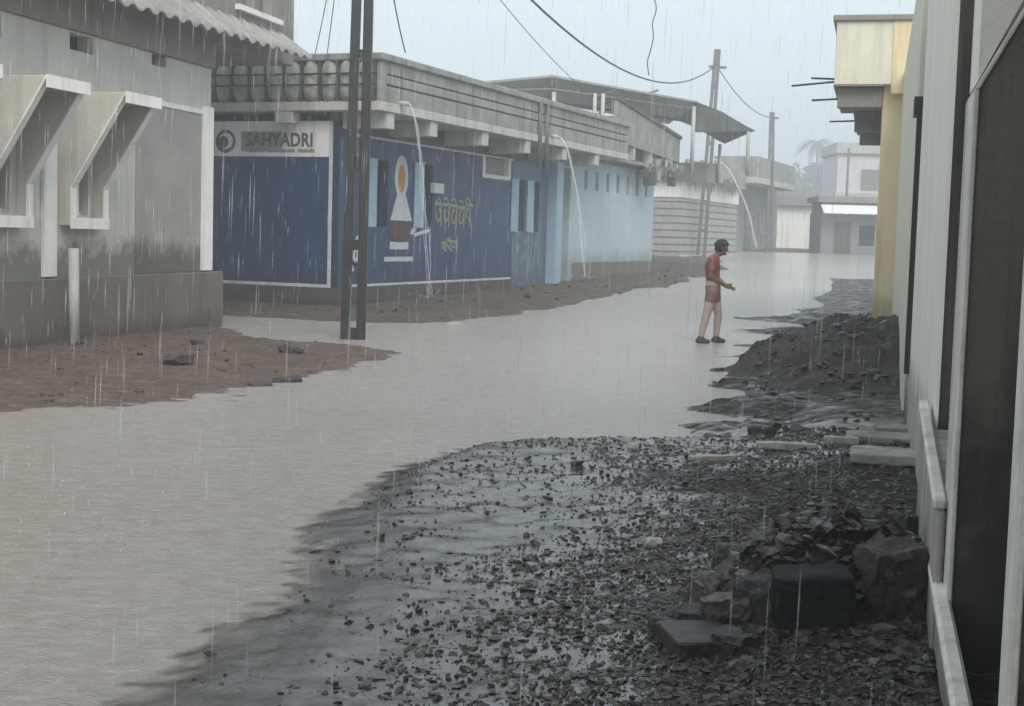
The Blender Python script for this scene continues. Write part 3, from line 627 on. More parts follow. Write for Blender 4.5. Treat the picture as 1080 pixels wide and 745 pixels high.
def stroke(m, pts, w, t0=.002, t1=.006):
    for (a, b), (c, d) in zip(pts[:-1], pts[1:]):
        L = math.hypot(c - a, d - b) + 1e-6; nx, nz = -(d - b) / L * w, (c - a) / L * w; ex, ez = (c - a) / L * w * .5, (d - b) / L * w * .5
        m.prism([(a + nx - ex, b + nz - ez), (c + nx + ex, d + nz + ez), (c - nx + ex, d - nz + ez), (a - nx - ex, b - nz - ez)], 'y', -t1 - random.uniform(0, .002), -t0)
def script(s0, s1, z0, z1, n, w, mat, name, slope=0.):    # brushed Devanagari-like words, too blurred to read: stems and loops under a head line
    m = MB(); st = (s1 - s0) / n; H = z1 - z0
    for i in range(n):
        a = s0 + st * i; zz = z0 + slope * i + random.uniform(-.03, .03); hh = H * random.uniform(.9, 1.1); x = a + st * random.uniform(.6, .85)
        stroke(m, [(x, zz), (x + random.uniform(-.03, .03), zz + hh)], w)
        kk = random.uniform(0, 3); cx = a + st * random.uniform(.3, .45); e = random.uniform(3.2, 5.6)
        stroke(m, [(cx + st * random.uniform(.24, .34) * math.cos(k), zz + hh * (.5 + .3 * math.sin(k))) for k in np.linspace(kk, kk + e, 8)], w * .85)
        if random.random() < .5: stroke(m, [(cx, zz + hh * .4), (a + st * .9, zz - hh * .1)], w * .8)
        if random.random() < .6: stroke(m, [(x, zz + hh), (x - st * .3, zz + hh * 1.32), (x - st * .7, zz + hh * random.uniform(1.05, 1.3))], w * .8)
        stroke(m, [(a, zz + hh), (a + st * random.uniform(.8, .98), zz + hh * random.uniform(.96, 1.04))], w)
    return m.build(name, mat, bs)
script(4.55, 6.75, 1.86, 2.34, 5, .034, 'yellow_ink', 'painted_script')
script(4.95, 5.9, 1.30, 1.50, 3, .03, 'yellow_ink', 'painted_small_script')
script(.42, .95, .95, 1.45, 2, .04, 'pale_ink', 'painted_side_script')
fl = MB()
for i in range(26):
    s = random.uniform(9.45, 11.5); z = random.uniform(.6, 1.0); h = random.uniform(.3, .95); l = random.uniform(-.25, .25)
    stroke(fl, [(s, z), (s + l * .4, z + h * .5), (s + l, z + h)], .035, .0005, .005)
fl.build('mural_plants', 'green_ink', bs)
for s, z in ((9.75, 1.72), (9.8, 1.35), (10.35, 1.5), (11.1, 1.45), (10.2, 1.1)): f2 = MB(); wpoly(f2, [(s + .16 * math.cos(k) * (1 + .4 * math.sin(3 * k)), z + .13 * math.sin(k) * (1 + .4 * math.cos(2 * k))) for k in np.linspace(0, 6, 14)], .0055, .008); f2.build('mural_flower', 'green_ink', bs)
for s0, s1, z0, z1 in narrow:
    w = MB().st(s0, s1, -.2, -.18, z0, z1).build('window', 'dark_glass', bs)
    MB().st(s0 - .50, s0 - .02, .004, .035, z0 - .02, z1 + .02).build('shutter', 'shutter_blue', w, .005)
mb = MB().st(4.25, 4.75, .004, .14, 2.58, 2.82).build('meter_box', 'pale_ink', bs, .02)
s0, s1, z0, z1 = vent
v = MB().st(s0 + .12, s1 - .12, -.16, -.12, z0 + .1, z1 - .04).build('ventilator', 'concrete_old', bs)
MB().st(s0 - .02, s0 + .13, -.15, .03, z0, z1 + .01).st(s1 - .13, s1 + .02, -.15, .03, z0, z1 + .01).st(s0 + .131, s1 - .131, -.15, .028, z0, z0 + .11).build('frame', 'white_trim', v, .02)
MB().st(11.95, 12.45, -.2, .28, .1, 3.75).build('pier', 'shutter_blue', bs, .01)
# slab, cantilever beams, parapet
MB().box(-.32, 16, -1.05, 9, 4.02, 4.20).build('roof_slab', 'concrete_pale', bs, .012)
for s in (.06, 2.1, 4.9, 7.6, 10.3, 13.0):
    MB().st(s, s + .34, .02, 1.0, 3.70, 4.02).build('cantilever_beam', 'concrete_pale', bs, .012)
MB().box(-.30, .0, .9, 1.3, 3.78, 4.02).build('cantilever_beam', 'concrete_pale', bs, .012)
pp = MB()
for z0, z1, o in ((4.20, 4.52, 0), (4.55, 4.72, .012), (4.75, 4.98, .0)): pp.st(.0, 16, .93 + o, 1.02 + o, z0, z1)
pp.st(-.28, .0, .93, 1.02, 4.2, 4.98).build('parapet', 'concrete_old', bs, .012)
MB().st(.0, 16, .89, .928, 4.2, 4.98).build('parapet_backing', 'concrete_dark', bs)
MB().st(-.36, 16.02, .86, 1.10, 4.981, 5.12).box(-.36, -.1, -.859, 9, 4.981, 5.12).build('parapet_coping', 'concrete_old', bs, .02)
MB().st(15.9, 16.0, -4, .88, 4.2, 4.98).build('parapet_end', 'concrete_old', bs)
MB().box(-.17, -.10, -.90, 9, 4.201, 4.98).build('jali_backing', 'concrete_dark', bs)
for i in range(12):
    y = -.70 + i * .40
    b = MB().lathe((-.235, y, 4.20), [(.10, .0), (.155, .10), (.185, .24), (.17, .36), (.185, .50), (.165, .66), (.11, .78)], 14).build('baluster', 'jali', bs)
MB().box(-.44, -.425, -1.0, 4.2, 4.49, 4.525).box(-.44, -.425, -1.0, 4.2, 4.70, 4.735).build('jali_rail', 'iron', bs)
jp = MB()
for i in range(13): jp.box(-.33, -.2, -.92 + i * .40, -.88 + i * .40, 4.201, 4.98)
jp.build('jali_post', 'concrete_dark', bs)
for s in (8.35, 8.85): MB().tube([(s, -1.07, 5.05), (s, -1.07, 3.4)], .06, 8).build('downpipe', 'iron_grey', bs)
MB().tube([(.55, -1.0, 4.24), (.55, -1.22, 4.22)], .05, 8).build('roof_spout', 'concrete_pale', bs)
MB().tube([(9.3, -1.0, 4.24), (9.3, -1.22, 4.22)], .05, 8).build('roof_spout', 'concrete_pale', bs)

# ------------------------------------------------------------------ pale blue building (same row)
pb = empty('pale_blue_building', BO, BR, 'pale light blue building with seven narrow wall slots', 'building')
slots = [(15.05 + i * 1.06, 15.33 + i * 1.06, 3.10, 3.68) for i in range(7)]
wall_mesh(14.0, 22.5, .95, 3.96, slots, .0, .22).build('wall', 'pale_blue', pb)
for a, b, c, d in slots: MB().st(a, b, -.2, -.14, c, d).build('wall_slot', 'teal', pb)
MB().st(14.0, 22.5, -.2, .03, .0, .949).build('base_plinth', 'pale_base', pb, .01)
MB().st(22.35, 22.5, -7, -.221, .0, 3.96).build('gable_wall', 'pale_blue', pb)
MB().st(12.47, 13.98, -.35, -.25, .1, 3.62).build('door', 'teal', pb)
MB().st(12.46, 13.99, -.3, -.02, 3.63, 4.015).build('door_lintel', 'concrete_pale', pb)
MB().st(13.7, 13.99, -.22, .05, .1, 3.62).build('door_post', 'pale_blue', pb, .01)
MB().st(14.0, 23.4, -7, .12, 3.965, 4.015).st(16.02, 23.4, -7, .55, 4.03, 4.14).build('roof_slab', 'concrete_old', pb)
pr = MB(); pr.prism([(16.1, 4.60), (23.4, 4.36), (23.4, 5.16), (16.1, 5.82)], 'y', -.62, -.50); pr.build('parapet', 'concrete_old', pb, .012)
MB().prism([(16.05, 5.825), (23.45, 5.165), (23.45, 5.27), (16.05, 5.93)], 'y', -.68, -.46).build('parapet_coping', 'concrete_dark', pb)
MB().st(16.1, 23.4, .2, .3, 4.145, 4.7).build('dark_recess', 'concrete_dark', pb)  # dark panel painted in for the shaded void behind the parapet posts
for s in (16.12, 18.0, 19.9, 21.8, 23.2): MB().st(s, s + .16, .32, .6, 4.142, 4.6).build('parapet_post', 'concrete_pale', pb)
for i in range(26):
    q = random.uniform(19.5, 23.6); z = random.uniform(3.85, 4.5); w = random.uniform(.05, .25); t = random.uniform(.5, .75)
    MB().st(q, q + w, .3, t, z - random.uniform(.05, .4), z + .1, .05).build('broken_concrete', 'concrete_old' if i % 3 else 'concrete_dark', pb, .02)

# iron-framed shed roof behind the parapets
sr = empty('shed_roof', (2.6, 50, 4.2), 0, 'open gabled sheet roof on posts above the pale blue building', 'shed roof')
sheetz = lambda x: 2.95 + (.0 if x < -1.5 else -.146 * (x + 1.48)) if x >= -1.48 else 2.95 + .12 * (x + 1.48)
rf = MB(); rf.prism([(-6.5, 2.35), (-1.48, 2.95), (3.58, 2.21), (3.58, 2.27), (-1.48, 3.03), (-6.5, 2.43)], 'y', -.4, 9); rf.build('roof_sheet', 'sheet', sr)
MB().prism([(3.5, 2.26), (3.5, 1.22), (5.62, 1.32), (5.3, 1.46), (4.4, 1.95)], 'y', -.2, -.12).build('end_sheet', 'concrete_dark', sr)
MB().add([(3.5, -.2, 2.28), (4.4, -.2, 1.97), (5.3, -.2, 1.48), (5.62, -.2, 1.34), (5.62, 7, 1.34), (5.3, 7, 1.48), (4.4, 7, 1.97), (3.5, 7, 2.28)], [(0, 1, 6, 7), (1, 2, 5, 6), (2, 3, 4, 5)]).build('side_sheet', 'concrete_dark', sr)
tr = MB()
for y in (-.3, 4.3, 8.8):
    tr.tube([(-6.4, y, 2.3), (-1.48, y, 2.55), (3.5, y, 2.0)], .05); tr.tube([(-1.48, y, 2.9), (-1.48, y, 2.5)], .04)
    for x in (-4, .3, 1.6): tr.tube([(x, y, 2.42), (x + .6, y, 2.62)], .035)
tr.build('roof_truss', 'iron_grey', sr)
for x, y in ((-1.4, -.3), (0.02, -.3), (0.3, -.3), (3.45, -.3), (5.4, -.15), (-1.4, 8.8), (3.45, 8.8), (5.4, 6.8), (-6.2, -.3)): MB().tube([(x, y, -.2), (x, y, 2.45 if x < 2 else (2.1 if x < 4 else 1.3))], .07, 8).build('post', 'concrete_pale', sr)
MB().box(-1.3, 2.2, .4, .55, -.2, 1.75).build('block_wall', 'concrete_dark', sr)
for s in (0,): MB().box(-1.5, 5.6, 6.9, 7.05, -.2, .55).build('low_wall', 'concrete_pale', sr)

# ------------------------------------------------------------------ stone house with the white band
sh = empty('stone_house', (7.85, 68, .75), BR, 'grey coursed stone house with a white band and crumbling roof edge', 'house')
MB().box(0, 12, .0, 7, -.6, 2.95).build('wall', 'stone_wall', sh)
ln = MB()
for i in range(8): z = .35 + i * .34; ln.box(-.015, 12, -.015, 7, z, z + .05)
ln.build('mortar_course', 'stone_dark', sh)
MB().box(-.05, 12.05, -.06, 7, 2.955, 3.8).build('white_band', 'white_trim', sh)
MB().box(-.4, 12.3, -.35, 7, 3.8, 4.0).build('roof_slab', 'concrete_old', sh)
MB().box(-.4, 12.3, -.35, -.2, 4.0, 4.75).build('parapet', 'concrete_old', sh, .02)
MB().box(-.3, 12.5, -.5, -.02, -.6, .22).build('front_step', 'concrete_pale', sh)
for c in range(14):
    wd = MB(); c0 = -.4 + c * .75 + random.uniform(-.2, .2); cz0 = random.choice((3.9, 4.0, 4.7))
    for i in range(22):
        q = c0 + random.gauss(0, .22); z = cz0 + random.uniform(-.1, .15); h = random.uniform(.15, .75); a = random.uniform(-.3, .3); y = -.42 + random.uniform(-.1, .1)
        wd.add([(q, y, z), (q + .1, y - .04, z), (q + .05 + a, y - .1, z - h)], [(0, 1, 2)])
    wd.build('hanging_weed', 'weed', sh)

# terrace building with rounded slab
tb = empty('terrace_building', (13.6, 84, 1.05), BR, 'greenish grey terrace building with a projecting round-ended roof slab', 'building')
MB().box(0, 12, .6, 9, -.6, 4.0).build('wall', 'green_grey', tb)
n = 16; rs = [(-2.2, -1.0)] + [(9 + 1.3 * math.sin(math.pi * k / n), .3 - 1.3 * math.cos(math.pi * k / n)) for k in range(n + 1)] + [(-2.2, 1.6)]
MB().prism(rs, 'z', 4.35, 5.5).build('roof_slab', 'concrete_old', tb); MB().prism([(x, y) for x, y in rs], 'z', 4.0, 4.34).build('white_band', 'concrete_pale', tb)
MB().box(2, 4, .57, .62, -.5, 2.6).build('opening', 'dark_glass', tb); MB().box(6, 8, .57, .62, 1, 2.6).build('opening', 'dark_glass', tb)

# far end of the street
fw = empty('compound_wall', (20.0, 100, 1.2), R(8), 'pale compound wall closing the far end of the street', 'wall')
MB().box(-2.6, 2.0, 0, .3, -.5, 3.1).build('wall', 'white_trim', fw); MB().box(-3.4, 8, -.5, 4, 3.1, 3.65).build('roof_slab', 'beam_grey', fw)
ht = empty('roadside_hut', (20.1, 86, 1.15), R(-2), 'dark blue grey roadside hut with a white awning', 'hut')
MB().box(-1.7, 3.2, 0, 4, -.4, 2.45).build('wall', 'hut_wall', ht); MB().box(-.9, .1, -.03, .0, -.3, 1.9).build('door', 'stone_dark', ht); MB().box(.6, 1.5, -.03, 0, .5, 1.7).build('window', 'dark_glass', ht)
MB().prism([(-1.0, 2.35), (-.98, 2.44), (.1, 2.90), (.1, 2.80)], 'x', -1.75, 3.4).build('awning', 'white_trim', ht); MB().box(-1.9, 3.6, .12, 4.2, 3.05, 3.4).box(-1.6, 3.2, .3, 4, 2.45, 3.05).build('roof', 'beam_grey', ht)
ph = empty('pale_house', (27.2, 110, 1.25), R(-3), 'pale lilac house standing behind the roadside hut', 'house')
MB().box(-2.6, 4, 0, 7, -.5, 7.4).build('wall', 'lilac', ph); MB().box(-2.8, 4.2, -.3, 7, 7.4, 8.2).build('parapet', 'concrete_pale', ph); MB().box(-.8, .6, -.03, 0, 4.6, 6.2).build('window', 'beam_grey', ph)  # window of the lilac house greyed: haze put into its colour
MB().box(-2.75, 4.1, -.25, -.02, 4.1, 4.4).build('sunshade', 'concrete_pale', ph)
o = MB().tube([(0, 0, -.5), (0, 0, 7.2)], .09, 8).build('thin_post', 'iron_grey', None, loc=(23.3, 101, 1.25)); tag(o, 'thin grey post behind the roof of the roadside hut', 'post')

# ------------------------------------------------------------------ right-hand side: whitewashed house, cream building
wh = empty('whitewashed_house', RW, R(90) - RD, 'whitewashed house with dark upright fins beside the viewer', 'house')
# outward is local +y here
def rb(m, s0, s1, o0, o1, z0, z1, j=0): return m.box(s0, s1, o0, o1, z0, z1, j)
rb(MB(), -9, 6.0, -.6, -.36, -.3, 5.2).build('wall', 'whitewash', wh)
rb(MB(), .86, 6.0, -.355, 0, -.2, 5.2).build('front_bay', 'whitewash', wh, .02)
def fin(s0, s1, zl, zh, edge, bt=-.2):
    pf = [(-.36, bt), (-.008, bt), (-.008, zl), (-.20, zh), (-.36, zh + .4)]
    f = MB().prism(pf, 'x', s0, s1 - .001).build('fin', 'dark_render', wh)
    e = MB(); e.prism([(-.007, bt), (.012, bt), (.012, zl), (-.007, zl)], 'x', s0 - .012, s1)
    e.prism([(-.007, zl), (.012, zl), (-.19, zh + .01), (-.2, zh - .01), (-.36, zh + .39), (-.355, zh + .44), (-.18, zh + .05)][:4], 'x', s0 - .012, s1)
    MB().prism([(-.36, zh + .45), (-.19, zh + .05), (.0, zl + .03), (.0, 5.1), (-.36, 5.1)], 'x', s0 + .001, s1 - .002).build('wall_head', 'whitewash', wh)
    # chipped white lip along the edge nearest the viewer
    ob = e.build('fin_edge', 'edge_white', f, .004); return f
fin(-.98, -.52, 2.25, 2.62, 0)
fin(-3.22, -3.04, 2.6, 3.1, 0)
rb(MB(), .835, .858, -.35, -.012, -.2, 2.9).build('bay_side', 'dark_render', wh)
rb(MB(), -.50, .83, -.358, -.20, .0, 5.0).build('recess_wall', 'dark_render', wh)
rb(MB(), -3.03, -.99, -.358, -.30, .0, 3.4).build('recess_wall', 'dark_render', wh)
MB().prism([(-.74, -.2), (1.35, -.2), (1.35, .865), (-.74, .715)], 'y', .016, .05).prism([(-.505, -.2), (1.349, -.2), (1.349, .863), (-.505, .73)], 'y', -.19, .0155).build('bench_plinth', 'stained_front', wh, .01)
MB().prism([(-.75, .717), (1.36, .867), (1.36, .912), (-.75, .762)], 'y', .014, .066).build('plinth_cap', 'edge_white', wh, .01)
rb(MB(), -3.6, -.15, -.006, .035, -.2, .395).build('plinth', 'stained_front', wh, .015)
rb(MB(), -3.6, -.14, -.004, .055, .396, .44).build('plinth_ledge', 'edge_white', wh, .012)
# doorway between the houses
cb = empty('cream_building', RW, R(90) - RD, 'cream building with a tan pillar and an overhanging balcony', 'building')
rb(MB(), 8.1, 34, -.3, 0, -.2, 4.6).build('wall', 'cream', cb, .01)
rb(MB(), 6.02, 8.09, -.6, -.22, .5, 4.6).build('gate_recess', 'dark_render', cb)
rb(MB(), 6.02, 8.09, -.25, -.02, -.2, .52).build('door_step', 'stained_front', cb)
rb(MB(), 7.0, 7.2, -.21, .02, .55, 2.85).build('downpipe', 'iron', cb)
rb(MB(), 6.95, 7.3, -.21, .05, 2.86, 3.02).build('pipe_hopper', 'iron', cb)
rb(MB(), 19.0, 19.5, -.12, .33, -.2, 4.62).build('pillar', 'ochre', cb, .015)
rb(MB(), 18.8, 24, -.6, 1.14, 4.40, 5.46).build('balcony', 'cream', cb, .012)
rb(MB(), 18.785, 18.80, -.22, .20, 4.25, 5.46).build('balcony_band', 'ochre', cb)
rb(MB(), 18.74, 24.1, -.66, 1.20, 5.461, 5.56).build('balcony_coping', 'coping', cb, .012)
rb(MB(), 18.78, 24, .335, 1.15, 4.375, 4.399).build('balcony_soffit', 'coping', cb)
rb(MB(), 18.95, 19.25, .335, 1.08, 4.03, 4.374).build('cantilever_beam', 'beam_grey', cb, .01)
rb(MB(), 23.5, 23.9, .02, .86, 3.98, 4.374).build('cantilever_beam', 'beam_grey', cb, .01)
rb(MB(), 27.4, 27.8, .02, .80, 3.98, 4.374).build('cantilever_beam', 'beam_grey', cb, .01)
rb(MB(), 24, 30, .0, .9, 4.376, 4.6).build('rear_slab', 'beam_grey', cb)
for s, o, z, L, dz in ((18.95, 1.14, 4.47, .72, -.08), (19.2, 1.1, 4.2, .42, -.03), (23.7, .86, 4.2, .5, -.02), (19.1, 1.14, 4.52, .4, .02)):
    MB().tube([(s, o - .1, z), (s, o + L, z + dz)], .018, 6).build('reinforcing_bar', 'iron', cb)

# ------------------------------------------------------------------ poles and wires
def lattice_pole(name, loc, H, wb, wt, rail, label, plates, lean=0.0, mat='iron', depth=.16, cat='pole', face=0):
    p = empty(name, loc, face, label, cat); p.rotation_euler = (0, lean, face)
    for sgn in (-1, 1):
        m = MB(); m.add([(sgn * wb / 2 + a * rail / 2, b * depth / 2, -.5) for a, b in ((-1, -1), (1, -1), (1, 1), (-1, 1))] + [(sgn * wt / 2 + a * rail / 2, b * depth / 2, H) for a, b in ((-1, -1), (1, -1), (1, 1), (-1, 1))],
                        [(0, 3, 2, 1), (4, 5, 6, 7), (0, 1, 5, 4), (1, 2, 6, 5), (2, 3, 7, 6), (3, 0, 4, 7)])
        m.build('rail', mat, p, .008)
    for z, h in plates:
        w = wb + (wt - wb) * z / H - rail
        MB().box(-w / 2 + .002, w / 2 - .002, -depth * .42, depth * .42, z, z + h).build('batten_plate', mat, p)
    return p
p1 = lattice_pole('electric_pole', (-2.5, 22.24, -.02), 8.3, .255, .15, .14, 'dark twin-rail iron pole standing on the mud before the blue shop', [(-.1, .30), (1.42, .16), (2.65, .2), (4.38, .12), (6.2, .15), (8.0, .2)], R(.6))
p1y = MB().tube([(0, 0, 1.18), (0, .0, 1.24)], .11, 8).build('clamp', 'iron', p1)
MB().box(-.5, .5, -.05, .05, 7.95, 8.05).build('cross_arm', 'iron', p1)
p2 = lattice_pole('electric_pole', (9.08, 69.6, .8), 10.1, .34, .16, .15, 'tall twin-rail pole beyond the walker beside the stone house', [(1.3, .15), (2.7, .15), (4.1, .15), (5.5, .2), (7.0, .25), (8.2, .25), (9.3, .3)], R(2.4), 'iron_grey')
MB().box(-.35, .5, -.05, .05, 9.2, 9.32).build('cross_arm', 'iron_grey', p2)
p3 = lattice_pole('electric_pole', (15.15, 85, .95), 8.4, .30, .16, .14, 'farthest twin-rail pole standing by the terrace building', [(.8, .2), (2.0, .2), (3.2, .2), (4.5, .25), (6, .3), (7.2, .35)], R(-1.2), 'iron_grey')
MB().box(-.05, .4, -.05, .05, 8.0, 8.12).build('cross_arm', 'iron_grey', p3)
def wire(a, b, sag, r, label, name='overhead_cable', mat='wire', n=28, wig=0):
    a, b = Vector(a), Vector(b); pts = []
    for i in range(n + 1):
        t = i / n; p = a.lerp(b, t); p.z -= 4 * sag * t * (1 - t)
        if wig: p.x += wig * noise.noise(Vector((t * 6, 1, 2))); 
        pts.append(p - a)
    o = MB().tube(pts, r, 5).build(name, mat, None, loc=a); return tag(o, label, 'cable')
wire((-2.41, 22.2, 8.0), (9.42, 69.8, 10.1), 2.1, .028, 'thick sagging cable spanning from the near iron pole to the tall pole')
wire((9.62, 69.8, 10.0), (15.1, 85, 9.0), .55, .024, 'thin cable dropping from the tall pole to the farthest pole')
wire((-2.41, 22.2, 8.0), (-2.2, 27.6, 5.12), .35, .012, 'service wire running from the near pole to the blue shop parapet corner')
wire((-2.6, 22.2, 8.0), (-3.75, 28.0, 5.12), .12, .009, 'upper of two faint wires left of the near pole'); wire((-2.6, 22.2, 7.9), (-4.0, 28.1, 5.12), .25, .009, 'lower of two faint wires left of the near pole')
wire((-2.41, 22.2, 7.9), (1.9, 41.5, 5.9), .3, .009, 'faint wire from the near pole to the shed roof')
wire((4.45, 49.6, 7.3), (4.6, 49.6, 12.5), 0, .02, 'wavy loose strand rising from the thick sagging cable', 'loose_strand', wig=.35)

# ------------------------------------------------------------------ water shooting off the roofs
def jet(a, dirx, diry, v, T, r0, r1, label):
    m = MB(); pts = []; n = 26
    for i in range(n + 1):
        t = T * i / n; pts.append((dirx * v * t, diry * v * t, -4.9 * t * t))
    for st in range(4):
        ph = random.uniform(0, 6); sp = .2 + .5 * st
        m.tube([(q[0] + .05 * sp * (i / n) * math.sin(ph + i * .5), q[1] + .05 * sp * (i / n) * math.cos(ph * 2 + i * .4), q[2]) for i, q in enumerate(pts)],
               [max(.003, (r0 + (r1 - r0) * i / n) * (.75 + .45 * noise.noise(Vector((i * .55, st * 9, 1))))) for i in range(n + 1)], 6)
    for i in range(70):
        t = T * (random.uniform(.45, 1) if i < 40 else 1); e = 1 if i < 40 else 3.5; q = (dirx * v * t + random.gauss(0, .05) * e, diry * v * t + random.gauss(0, .05) * e, -4.9 * t * t + (random.uniform(-.08, .08) if e == 1 else random.expovariate(12))); w = random.uniform(.004, .010)
        m.add([(q[0] - w, q[1], q[2]), (q[0] + w, q[1], q[2]), (q[0], q[1] + w, q[2]), (q[0], q[1], q[2] + w * 4), (q[0], q[1], q[2] - w * 4)], [(0, 1, 3), (1, 2, 3), (2, 0, 3), (1, 0, 4), (2, 1, 4), (0, 2, 4)])
    o = m.build('roof_runoff', 'jet', None, loc=a); return tag(o, label, 'water jet')
bu = Vector((math.sin(R(21.5)), math.cos(R(21.5)))); bn = Vector((bu.y, -bu.x))
def bw(s, t, z): q = Vector(BO[:2]) + bu * s + bn * t; return (q.x, q.y, z)
jet(bw(.55, 1.22, 4.22), bn.x, bn.y, .62, .88, .016, .010, 'thin stream of rainwater falling from the blue shop parapet corner')
jet(bw(9.3, 1.22, 4.22), bn.x, bn.y, 1.0, .85, .022, .014, 'stream of rainwater falling from the spout beside the pale blue pier')
jet((10.0, 73.5, 5.85), .99, .15, 2.7, .95, .05, .035, 'wide arc of rainwater shooting off the stone house roof')

# ------------------------------------------------------------------ distant trees
def tree(x, y, h, r, label, n, seed, trunk=.2):
    rd = random.Random(seed); t = empty('tree', (x, y, 1.25), 0, label, 'tree')
    m = MB().tube([(0, 0, -.3), (.2, 0, h * .35), (.1, .1, h * .62)], [trunk, trunk * .75, trunk * .45], 8)
    cl = []
    for k in range(9):
        a = rd.uniform(0, 6.28); q = rd.uniform(.3, .8) * r; z = h * rd.uniform(.5, .95)
        c = Vector((q * math.cos(a), q * math.sin(a), z)); cl.append((c, rd.uniform(.28, .5) * r)); m.tube([(.1, .1, h * .45), tuple(c * .6 + Vector((0, 0, h * .25))), tuple(c)], [trunk * .4, trunk * .25, .03], 6)
    m.build('trunk', 'bark', t); f = MB()
    for k in range(n):
        c, cr = rd.choice(cl); d = Vector((rd.gauss(0, 1), rd.gauss(0, 1), rd.gauss(0, .8))).normalized() * cr * rd.random() ** .4; p = c + d
        s = rd.uniform(.2, .5); a = Vector((rd.gauss(0, 1), rd.gauss(0, 1), rd.gauss(0, 1))).normalized() * s; b = a.cross(Vector((rd.gauss(0, 1), rd.gauss(0, 1), rd.gauss(0, 1)))).normalized() * s * .6
        f.add([p - a, p + b, p + a, p - b], [(0, 1, 2, 3)])
    f.build('crown', 'leaf', t); return t
tree(47, 225, 13.0, 5.8, 'broad hazy tree left of the palms at the street end', 2600, 1)
tree(56, 230, 12.5, 5.6, 'hazy tree between the palms and the pale house', 2600, 2)
tree(40, 215, 10, 5.2, 'low hazy tree behind the terrace building slab', 2200, 3)
tree(64, 240, 16.5, 6.5, 'tall hazy tree behind the pale lilac house', 2600, 4)
def palm(x, y, h, label, seed):
    rd = random.Random(seed); t = empty('palm_tree', (x, y, 1.25), 0, label, 'palm tree', None)
    lean = rd.uniform(-.8, .8); MB().tube([(0, 0, -.3), (lean * .3, 0, h * .5), (lean, 0, h)], [.22, .16, .13], 8).build('trunk', 'bark', t); f = MB()
    for k in range(22):
        a = k * 2.4 + rd.uniform(-.2, .2); el = rd.uniform(-.2, 1.0); L = rd.uniform(3.0, 4.6); pts = []
        for i in range(9): q = i / 8; pts.append(Vector((lean + math.cos(a) * L * q * math.cos(el * .6), math.sin(a) * L * q * math.cos(el * .6), h + L * (math.sin(el) * q * .8 - .85 * q * q))))
        sd2 = Vector((-math.sin(a), math.cos(a), 0))
        for i in range(8):
            for sg in (-1, 1):
                for jj in (0, .5):
                    p = pts[i].lerp(pts[i + 1], jj); w = .75 * math.sin(math.pi * (.12 + .8 * (i + jj) / 8)); tip = p + sd2 * sg * w + Vector((0, 0, -.45 * w)) + (pts[i + 1] - pts[i]) * .6
                    f.add([p, p + (pts[i + 1] - pts[i]) * .35, tip], [(0, 1, 2)])
    f.build('crown', 'frond', t); return t
palm(49.5, 235, 17.0, 'taller hazy palm over the street end', 1); palm(53.5, 238, 13.8, 'shorter hazy palm right of the tall palm', 2); palm(60, 240, 15.0, 'hazy palm farthest right beside the pale house', 5)

# ------------------------------------------------------------------ the walker
PX = .01571
def pj(px, py, dep=0.): return Vector(((px - 745) * PX, dep, (362 - py) * PX))
wx, wy = 3.22, 23.57
pe = empty('person', (wx, wy, 0), 0, 'person in a dark red top and pale trousers standing in the flooded street, head bowed', 'person'); pe.rotation_euler = (0, 0, R(6))
def skinmesh(name, mat, nodes, edges, root, parent, voxel=.012, smooth=4):
    """one closed surface: tapered capsules along the limbs, fused by a voxel remesh and relaxed"""
    m = MB()
    def ball(c, r):
        prof = [(max(r * math.sin(math.pi * k / 8), 1e-4), -r * math.cos(math.pi * k / 8)) for k in range(9)]; m.lathe(tuple(c), prof, 12)
    for k, (p, r) in nodes.items(): ball(p, r)
    for a, b in edges:
        (p, r), (q, t) = nodes[a], nodes[b]; m.tube([p, p.lerp(q, .5), q], [r, (r + t) / 2, t], 14)
    o = m.build(name, mat, parent)
    rm = o.modifiers.new('fuse', 'REMESH'); rm.mode = 'VOXEL'; rm.voxel_size = voxel; rm.use_smooth_shade = True
    sm_ = o.modifiers.new('relax', 'SMOOTH'); sm_.iterations = smooth; sm_.factor = .5; return o
N = {}
N['pel'] = (pj(750, 303), .105); N['waist'] = (pj(749.3, 293), .098); N['chest'] = (pj(748.6, 281.5), .115); N['up'] = (pj(749.8, 274.5), .085); N['neck'] = (pj(753, 268.5), .05)
N['jaw'] = (pj(759, 265), .062); N['skull'] = (pj(759, 260.4), .088); N['crown'] = (pj(758, 258), .082); N['nose'] = (pj(764.6, 264), .013); N['chin'] = (pj(761.4, 267.6), .026)
N['earR'] = (pj(757, 261.2, -.09), .018); N['earL'] = (pj(757, 261.2, .09), .018)
N['chR'] = (pj(748, 279, -.06), .10); N['chL'] = (pj(749, 279, .06), .10)
N['shR'] = (pj(746.3, 275.5, -.15), .055); N['elR'] = (pj(743.6, 290.5, -.19), .038); N['wrR'] = (pj(761.5, 301, -.10), .028); N['haR'] = (pj(765.5, 302.5, -.06), .030)
N['shL'] = (pj(751.5, 275, .15), .055); N['elL'] = (pj(754, 290, .2), .038); N['wrL'] = (pj(763.5, 299.5, .08), .028); N['haL'] = (pj(767, 301, .04), .030)
N['hiR'] = (pj(748.3, 308, -.075), .088); N['knR'] = (pj(742.3, 333, -.10), .052); N['anR'] = (pj(736.8, 357, -.11), .036); N['toR'] = (pj(741.5, 360.8, -.15), .028)
N['hiL'] = (pj(752.2, 308, .075), .088); N['knL'] = (pj(758.3, 332, .10), .052); N['anL'] = (pj(757.2, 356.5, .12), .034); N['toL'] = (pj(762.3, 360.8, .10), .027)
